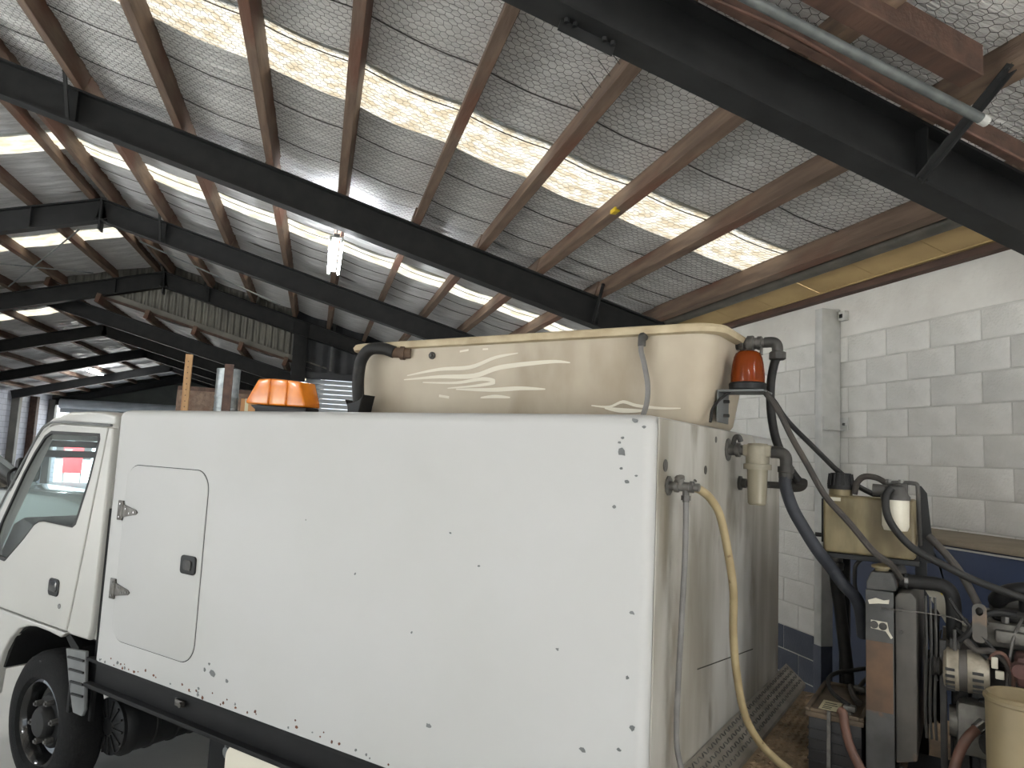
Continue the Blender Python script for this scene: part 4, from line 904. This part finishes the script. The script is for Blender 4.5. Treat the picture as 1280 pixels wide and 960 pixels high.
# --- coolant tank, fuel filter and their frame
fm = thing('machine_frame', 'dark steel bracket frame carrying the coolant tank and fuel filter', 'frame', (.6, 1.05, .925), 'truck')
bm = nb(); box(bm, .352, .66, .80, 1.31, 1.690, 1.708, .003); part('tray', bm, 'steel_black', fm)
for x in (.36, .64):
    bm = nb(); box(bm, x-.02, x+.02, 1.27, 1.31, .926, 1.69, .003); part('leg', bm, 'steel_black', fm)
bm = nb(); prism(bm, [(.655, 1.70), (.72, 1.70), (.735, 1.62), (.70, 1.74), (.682, 1.94), (.664, 1.965), (.655, 1.965)], 'y', .86, .875); part('gusset', bm, 'steel_black', fm)
bm = nb(); box(bm, .342, .350, .83, .85, 1.74, 1.90, .002); cyl(bm, (.32, .84, 1.765), (.349, .84, 1.765), .008, n=8); part('side_strap', bm, 'steel_black', fm)
ex = thing('coolant_tank', 'square aged beige plastic coolant tank with a black ribbed cap', 'coolant tank', (.50, .88, 1.709), 'truck')
bm = nb(); box(bm, .352, .648, .80, .95, 1.709, 1.915, .012, 3); part('shell', bm, 'plastic_aged', ex)
bm = nb(); lathe(bm, (.404, .86, 1.914), (0, 0, 1), [(0, .040), (.024, .040)], 24); part('neck', bm, 'plastic_aged', ex)
bm = nb(); u = 24; prof = [(0, .045), (.012, .047), (.02, .044), (.055, .038), (.06, .034), (.061, 0)]
lathe(bm, (.404, .86, 1.937), (0, 0, 1), prof, 24); cp = part('cap', bm, 'black_plastic', ex)
for k in range(16):
    a = 2*PI*k/16; bm = nb(); d = Vector((math.cos(a), math.sin(a), 0)); strip_bar(bm, Vector((.404, .86, 1.952))+d*.044, Vector((.404, .86, 1.994))+d*.039, .007, .006); part('grip_rib', bm, 'black_plastic', cp)
bm = nb(); box(bm, .378, .412, .7985, .80, 1.895, 1.908); part('white_tag', bm, 'plastic_white', ex)
ff = thing('fuel_filter', 'fuel filter with a milky white bowl and alloy head beside the coolant tank', 'fuel filter', (.59, .755, 1.80), 'truck')
bm = nb(); lathe(bm, (.592, .755, 1.915), (0, 0, -1), [(0, .043), (.09, .042), (.105, .036), (.108, 0)], 28); part('bowl', bm, 'plastic_white', ff)
bm = nb(); lathe(bm, (.592, .755, 1.914), (0, 0, 1), [(0, .046), (.012, .046), (.02, .040), (.045, .034), (.05, .02), (.052, 0)], 20); cyl(bm, (.57, .755, 1.945), (.522, .755, 1.945), .019, .021, n=14); box(bm, .60, .63, .74, .77, 1.93, 1.972, .004); part('head', bm, 'fitting_dark', ff)
bm = nb(); tube(bm, [(.565, .755, 1.970), (.60, .755, 1.974), (.645, .755, 1.974), (.658, .755, 1.968), (.660, .76, 1.94), (.660, .80, 1.85), (.660, .86, 1.76)], .007, n=8); part('bracket_rod', bm, 'fitting_dark', ff)
for x in (.572, .610):
    bm = nb(); lathe(bm, (x, .755, 1.972), (0, 0, 1), [(0, .010), (.012, .010)], 6); part('nut', bm, 'fitting', ff)
bm = nb(); tube(bm, [(.452, .84, 1.922), (.462, .84, 1.965), (.487, .835, 1.988), (.53, .82, 1.985), (.565, .80, 1.965), (.58, .785, 1.955)], .011, n=8); solo('bleed_hose', bm, 'rubber_dusty', 'short hose arching from the coolant tank to the fuel filter head', 'hose', 'truck')
bm = nb(); tube(bm, [(.585, .70, 1.955), (.569, .695, 1.93), (.567, .695, 1.895), (.576, .70, 1.85), (.606, .71, 1.80), (.655, .72, 1.752), (.735, .73, 1.711), (.821, .74, 1.672), (.947, .76, 1.632), (1.05, .80, 1.60), (1.12, .85, 1.57)], .0125, n=10); solo('fuel_hose', bm, 'rubber', 'black hose hanging from the fuel filter and running right above the engine', 'hose', 'truck')
bm = nb(); tube(bm, [(.685, .85, 1.795), (.731, .838, 1.745), (.777, .825, 1.685), (.825, .80, 1.589), (.842, .78, 1.53)], .0125, n=10); solo('vent_hose', bm, 'rubber_dusty', 'dusty hose running from the frame down to the engine lifting eye', 'hose', 'truck')
bm = nb(); tube(bm, [(.470, .90, 1.50), (.452, .87, 1.58), (.451, .86, 1.63), (.455, .855, 1.665), (.480, .85, 1.693), (.521, .85, 1.704), (.553, .85, 1.683)], .007, n=8); solo('overflow_tube', bm, 'rubber', 'thin black tube looping up beside the radiator cap', 'tube', 'truck')
bm = nb(); tube(bm, [(.340, 1.20, 1.63), (.338, 1.20, 1.573), (.354, 1.20, 1.448), (.372, 1.20, 1.292), (.383, 1.20, 1.18), (.39, 1.20, .95)], .024, n=10); pst = solo('filler_hose', bm, 'rubber', 'upright black hose with a clamp behind the battery', 'hose', 'truck')
bm = nb(); lathe(bm, (.340, 1.20, 1.60), (0, 0, 1), [(0, .028), (.015, .028), (.017, .03), (.03, .03), (.032, .026), (.06, .022), (.062, 0)], 14); part('clamp', bm, 'fitting', pst)

# --- radiator
rd = thing('radiator', 'tall dusty grey radiator with header tank, cap and fan shroud', 'radiator', (.56, .95, .926), 'truck')
for ya in (.75, 1.235):
    bm = nb(); box(bm, .498, .585, ya, ya+.015, .985, 1.60, .003); part('side_frame', bm, 'radiator_grey', rd)
bm = nb(); box(bm, .512, .575, .766, 1.234, 1.0, 1.59); co = part('core', bm, 'radiator_grey', rd)
bm = nb(); box(bm, .500, .582, .748, .7505, 1.20, 1.43, .001); part('rust_patch', bm, 'rust_paint', rd)
bm = nb(); prism(bm, [(.500, 1.598), (.592, 1.603), (.592, 1.622), (.578, 1.665), (.515, 1.662), (.500, 1.625)], 'y', .755, 1.245, .006, 2); part('header_tank', bm, 'radiator_grey', rd)
bm = nb(); lathe(bm, (.545, .80, 1.662), (0, 0, 1), [(0, .022), (.010, .022), (.011, .033), (.018, .034), (.021, .030), (.026, .012), (.028, 0)], 20); part('cap', bm, 'plastic_aged', rd)
bm = nb(); prism(bm, [(.510, .926), (.575, .926), (.585, .985), (.498, .985)], 'y', .76, 1.24, .004, 1); part('bottom_tank', bm, 'radiator_grey', rd)
bm = nb(); prism(bm, [(.587, 1.585), (.60, 1.60), (.635, 1.605), (.652, 1.585), (.650, 1.06), (.587, 1.04)], 'y', .765, 1.235, .006, 2); part('fan_shroud', bm, 'shroud_grey', rd)
for z in (1.545, 1.47, 1.03):
    bm = nb(); cyl(bm, (.605, .765, z), (.605, .755, z), .007, n=6); part('bolt', bm, 'fitting_dark', rd)
for x, z in ((.525, 1.485), (.552, 1.483)):
    bm = nb(); lathe(bm, (x, .750, z), (0, -1, 0), [(0, .013), (.003, .013), (.0035, .008), (.007, .008), (.0075, 0)], 12); part('stud', bm, 'fitting_dark', rd)
for P in ([(.506, 1.565), (.53, 1.575), (.555, 1.57), (.572, 1.575), (.57, 1.56), (.54, 1.558), (.51, 1.552)], [(.515, 1.50), (.565, 1.498), (.57, 1.47), (.582, 1.45), (.576, 1.445), (.56, 1.468), (.515, 1.472)]):
    bm = nb(); prism(bm, P, 'y', .7485, .7505); part('paint_mark', bm, 'plastic_white', rd)
bm = nb(); tube(bm, [(.595, .85, 1.632), (.62, .85, 1.632), (.66, .85, 1.632), (.715, .85, 1.632), (.745, .85, 1.615), (.756, .85, 1.575), (.757, .85, 1.50), (.757, .87, 1.46)], .024, n=14); rh = solo('radiator_hose', bm, 'rubber', 'thick black top hose bending down from the radiator to the engine', 'hose', 'truck')
bm = nb(); lathe(bm, (.612, .85, 1.632), (1, 0, 0), [(0, .0265), (.012, .0265)], 16, cap=False); part('clamp', bm, 'chrome', rh)

# --- engine
en = thing('diesel_engine', 'grimy stationary diesel engine on the rear deck behind the radiator', 'engine', (1.1, 1.0, .926), 'truck')
bm = nb(); box(bm, .80, 1.45, .875, 1.20, .93, 1.38, .015); box(bm, .80, 1.45, .90, 1.16, 1.38, 1.46, .01); bl = part('block', bm, 'engine_dark', en)
bm = nb(); box(bm, .84, 1.45, .83, 1.14, 1.455, 1.535, .012); part('cylinder_head', bm, 'engine_alloy', en)
bm = nb(); box(bm, .86, 1.45, .85, 1.12, 1.535, 1.585, .02, 3); part('rocker_cover', bm, 'engine_dark', en)
bm = nb(); box(bm, .87, 1.43, .80, .835, 1.475, 1.515, .008); cyl(bm, (.98, .82, 1.49), (.98, .76, 1.45), .03, n=12); part('inlet_manifold', bm, 'engine_alloy', en)
bm = nb(); box(bm, .92, 1.02, .72, .84, 1.36, 1.46, .02); cyl(bm, (.93, .74, 1.42), (.93, .69, 1.42), .022, n=10); cyl(bm, (.97, .72, 1.38), (.97, .72, 1.30), .02, n=10); part('fuel_pump', bm, 'engine_red', en)
bm = nb(); tube(bm, [(.88, .87, 1.60), (.90, .82, 1.63), (.95, .80, 1.65), (1.05, .82, 1.66)], .028, n=12); part('breather_pipe', bm, 'black_plastic', en)
bm = nb(); lathe(bm, (.97, .80, 1.585), (0, 0, 1), [(0, .035), (.06, .035), (.075, .025), (.078, 0)], 18); part('oil_filler', bm, 'black_plastic', en)
P = rrect(.809, .849, 1.475, 1.598, .018); bm = plate(P, [[(.829+.011*math.cos(a), 1.573+.014*math.sin(a)) for a in np.linspace(0, 2*PI, 14)[:-1]]], .008); part('lifting_eye', shift(bm, (0, .76, 0)), 'shroud_grey', en)
bm = nb(); box(bm, .745, .80, .87, 1.20, .95, 1.36, .02); part('timing_cover', bm, 'engine_dark', en)
bm = nb(); box(bm, .60, 1.5, .46, 1.26, .9255, .931); part('shade_sheet', bm, 'chassis_black', en)  # added black sheet; its colour stands in for the shaded void below the engine
bm = nb(); box(bm, .82, .98, .835, .88, 1.05, 1.28, .015); cyl(bm, (.86, .84, 1.16), (.86, .78, 1.16), .04, n=16); part('injection_pump', bm, 'engine_dark', en)
for k in range(4):
    bm = nb(); tube(bm, [(.90+.05*k, .80, 1.30), (.90+.05*k, .77, 1.38), (.92+.08*k, .80, 1.50), (.95+.09*k, .86, 1.56)], .005, n=6); part('injector_line', bm, 'fitting', en)
bm = nb(); tube(bm, [(.775, .78, 1.47), (.80, .77, 1.50), (.83, .78, 1.55), (.87, .80, 1.57), (.93, .80, 1.57)], .011, n=8); part('wiring_loom', bm, 'rubber', en)
bm = nb(); tube(bm, [(.79, .77, 1.475), (.82, .76, 1.45), (.86, .755, 1.455), (.90, .77, 1.42), (.91, .78, 1.36)], .010, n=8); part('wiring_loom', bm, 'rubber_dusty', en)
for x in (.90, 1.0, 1.10, 1.2):
    bm = nb(); lathe(bm, (x, .845, 1.535), (0, 0, 1), [(0, .012), (.02, .012), (.022, .006), (.03, .006)], 6); part('cover_nut', bm, 'fitting', en)
# fan and belts
bm = nb(); lathe(bm, (.665, 1.0, 1.33), (1, 0, 0), [(0, .05), (.05, .05), (.052, .03), (.14, .03)], 20); fn = part('fan_hub', bm, 'engine_dark', en)
for k in range(7):
    a = 2*PI*k/7+.25; u_ = Vector((0, math.cos(a), math.sin(a))); v_ = Vector((0, -math.sin(a), math.cos(a))); bm = nb(); c = Vector((.69, 1.0, 1.33))
    q = [c+u_*.05-v_*.02+Vector((-.012, 0, 0)), c+u_*.05+v_*.02+Vector((.012, 0, 0)), c+u_*.20+v_*.045+Vector((.018, 0, 0)), c+u_*.20-v_*.03+Vector((-.018, 0, 0))]
    A = [bm.verts.new(p) for p in q]; B = [bm.verts.new(p+Vector((.004, 0, 0))) for p in q]; bm.faces.new(A); bm.faces.new(B[::-1]); skin(bm, A, B); part('fan_blade', bm, 'black_plastic', fn)
bm = nb(); lathe(bm, (.74, 1.0, 1.08), (1, 0, 0), [(0, .07), (.015, .08), (.02, .068), (.025, .08), (.04, .07), (.06, .05)], 24); part('crank_pulley', bm, 'engine_dark', en)
for x in (.676, .690, .704):
    bm = nb(); tube(bm, [(x, .80, 1.595), (x+.002, .798, 1.42), (x-.004, .80, 1.24), (x, .81, 1.13)], .0045, n=5); part('guard_rod', bm, 'fitting_dark', en)
bm = nb(); box(bm, .715, .735, .79, .82, 1.02, 1.46, .004); part('fan_guard_bar', bm, 'engine_dark', en)
bm = nb(); box(bm, .745, .80, .88, 1.1, 1.36, 1.50, .02); cyl(bm, (.72, 1.0, 1.41), (.80, 1.0, 1.41), .06, n=18); part('water_pump', bm, 'engine_alloy', en)
bm = nb(); tube(bm, [(.745, .78, 1.60), (.77, .775, 1.56), (.80, .77, 1.525), (.84, .765, 1.49), (.88, .76, 1.44)], .006, n=6); tube(bm, [(.76, .80, 1.50), (.79, .78, 1.485), (.82, .77, 1.455), (.85, .76, 1.43)], .008, n=6); tube(bm, [(.765, .80, 1.48), (.80, .78, 1.465), (.83, .77, 1.445)], .008, n=6); part('wiring', bm, 'rubber', en)
bm = nb(); tube(bm, [(.545, .748, 1.545), (.60, .742, 1.546), (.67, .742, 1.548), (.75, .745, 1.545), (.79, .75, 1.53)], .0022, n=5); solo('tie_wire', bm, 'fitting', 'thin bare wire stretched from the radiator side to the engine', 'wire', 'truck')
bm = nb(); box(bm, .76, .88, .80, .95, 1.10, 1.27, .02); cyl(bm, (.74, .86, 1.19), (.80, .86, 1.19), .05, n=16); part('lift_pump', bm, 'engine_alloy', en)
for x in (.84, 1.34):
    bm = nb(); box(bm, x, x+.08, .80, 1.26, .926, .96); part('mount', bm, 'engine_dark', en)
# alternator in front of the block
al = thing('alternator', 'dusty pale alloy alternator with cooling slots on the engine side', 'alternator', (.79, .80, 1.30), 'truck')
ca = Vector((.725, .80, 1.372))
bm = nb(); lathe(bm, ca, (1, 0, 0), [(0, .03), (.002, .055), (.012, .066), (.045, .068), (.046, .064), (.068, .064), (.069, .068), (.11, .066), (.128, .055), (.13, .02)], 32); part('case', bm, 'alternator_alloy', al)
bm = nb(); lathe(bm, ca+Vector((.046, 0, 0)), (1, 0, 0), [(0, .0655), (.022, .0655)], 32, cap=False); part('stator_band', bm, 'shroud_grey', al)
for k in range(10):
    a = 2*PI*k/20+PI*.95; u_ = Vector((0, math.cos(a), math.sin(a)))
    for x0, x1 in ((.008, .034), (.082, .112)):
        bm = nb(); strip_bar(bm, ca+u_*.0665+Vector((x0, 0, 0)), ca+u_*.0655+Vector((x1, 0, 0)), .011, .008); part('slot', bm, 'seam_black', al)
bm = nb(); lathe(bm, ca+Vector((-.03, 0, 0)), (1, 0, 0), [(0, .026), (.004, .032), (.012, .026), (.02, .032), (.03, .02)], 20); part('pulley', bm, 'engine_dark', al)
bm = nb(); cyl(bm, ca+Vector((.035, -.02, .06)), ca+Vector((.035, -.02, .13)), .006, n=8); box(bm, .745, .775, .79, .82, 1.435, 1.47, .004); part('adjuster', bm, 'fitting_dark', al)
bm = nb(); box(bm, .858, .876, .742, .758, 1.405, 1.44, .003); box(bm, .868, .892, .74, .756, 1.375, 1.40, .003); part('plug_connector', bm, 'plastic_white', al)
bm = nb(); tube(bm, [(.855, .76, 1.43), (.865, .75, 1.45), (.885, .75, 1.455), (.90, .755, 1.44), (.915, .76, 1.40), (.915, .765, 1.34)], .006, n=6); part('lead', bm, 'hose_brown', al)
# cream canister in front of the engine
dm = thing('cream_canister', 'large round cream canister standing beside the engine', 'canister', (.93, .62, .926), 'truck')
bm = nb(); lathe(bm, (.935, .62, .932), (0, 0, 1), [(0, .085), (.005, .095), (.43, .098), (.435, .094), (.43, .088), (.40, .085), (.38, 0)], 36); part('barrel', bm, 'drum_cream', dm)
bm = nb(); lathe(bm, (.935, .62, 1.345), (0, 0, 1), [(0, .099), (.004, .103), (.012, .103), (.016, .099)], 36, cap=False); part('rim_band', bm, 'drum_cream', dm)
# battery with handles, label and leads
bt2 = thing('battery', 'black ribbed battery with a dusty brown lid and paper label', 'battery', (.39, .975, .926), 'truck')
bm = nb(); box(bm, .308, .482, .785, 1.165, .926, 1.125, .006); bcse = part('case', bm, 'battery_case', bt2)
for z in (.975, 1.01, 1.045, 1.08):
    bm = nb(); box(bm, .310, .480, .781, .786, z, z+.006); box(bm, .304, .309, .79, 1.16, z, z+.006); part('rib', bm, 'battery_case', bcse)
bm = nb(); box(bm, .298, .490, .775, 1.178, 1.125, 1.145, .006); box(bm, .298, .314, .775, 1.178, 1.145, 1.158, .004); box(bm, .474, .490, .775, 1.178, 1.145, 1.158, .004); box(bm, .314, .474, .775, .79, 1.145, 1.158, .004); box(bm, .314, .474, 1.163, 1.178, 1.145, 1.158, .004); part('lid', bm, 'battery_lid', bt2)
bm = nb(); box(bm, .335, .40, .815, .94, 1.146, 1.1475); lbp = part('label', bm, 'paper_label', bt2)
for y in (.835, .855, .88, .905):
    bm = nb(); box(bm, .345, .39-.01*((y*100) % 2), y, y+.008, 1.1475, 1.1482); part('print_line', bm, 'ink', lbp)
for x, y in ((.435, .84), (.435, 1.12)):
    bm = nb(); lathe(bm, (x, y, 1.145), (0, 0, 1), [(0, .012), (.02, .010), (.021, 0)], 12); box(bm, x-.018, x+.022, y-.016, y+.016, 1.155, 1.175, .004); part('terminal', bm, 'fitting', bt2)
bm = nb(); box(bm, .372, .384, .768, .776, .93, 1.16); part('hold_down_rod', bm, 'fitting', bt2)
bm = nb(); tube(bm, [(.435, .84, 1.175), (.40, .86, 1.185), (.36, .93, 1.19), (.335, 1.05, 1.20), (.36, 1.13, 1.21), (.40, 1.17, 1.215), (.44, 1.22, 1.22), (.50, 1.29, 1.22)], .008, n=8); solo('battery_lead', bm, 'rubber', 'black battery lead curling over the dusty battery lid', 'cable', 'truck')
bm = nb(); tube(bm, [(.435, 1.12, 1.172), (.45, 1.15, 1.19), (.47, 1.24, 1.20), (.53, 1.29, 1.19)], .008, n=8); tube(bm, [(.40, 1.145, 1.16), (.43, 1.0, 1.166), (.455, .93, 1.164)], .012, n=8); solo('earth_lead', bm, 'rubber_dusty', 'dusty lead lying across the back of the battery lid', 'cable', 'truck')
bm = nb(); tube(bm, [(.415, .76, 1.175), (.428, .752, 1.165), (.433, .745, 1.130), (.448, .74, 1.075), (.473, .735, 1.025), (.51, .72, .975), (.57, .69, .946), (.64, .66, .942)], .0155, n=10); solo('heater_hose', bm, 'hose_brown', 'brown rubber hose drooping down in front of the battery', 'hose', 'truck')
bm = nb(); tube(bm, [(.822, .735, 1.22), (.792, .70, 1.191), (.770, .70, 1.143), (.752, .69, 1.078), (.745, .68, 1.0), (.76, .66, .946)], .0155, n=10); oh = solo('oil_hose', bm, 'hose_brown', 'brown rubber hose with a metal end below the alternator', 'hose', 'truck')
bm = nb(); cyl(bm, (.815, .728, 1.213), (.835, .745, 1.232), .018, n=12); part('ferrule', bm, 'chrome', oh)
# warning decal board behind the radiator hose
db = thing('decal_plate', 'white plate with a yellow warning mark behind the radiator hose', 'plate', (.70, .99, 1.47), 'truck')
bm = nb(); prism(bm, [(.655, 1.63), (.70, 1.64), (.79, 1.50), (.77, 1.47), (.73, 1.50)], 'y', .90, .908); part('plate', bm, 'plastic_white', db)
bm = nb(); prism(bm, [(.70, 1.628), (.735, 1.632), (.722, 1.59)], 'y', .896, .90); part('warning_mark', bm, 'label_yellow', db)
bpy.context.view_layer.update()
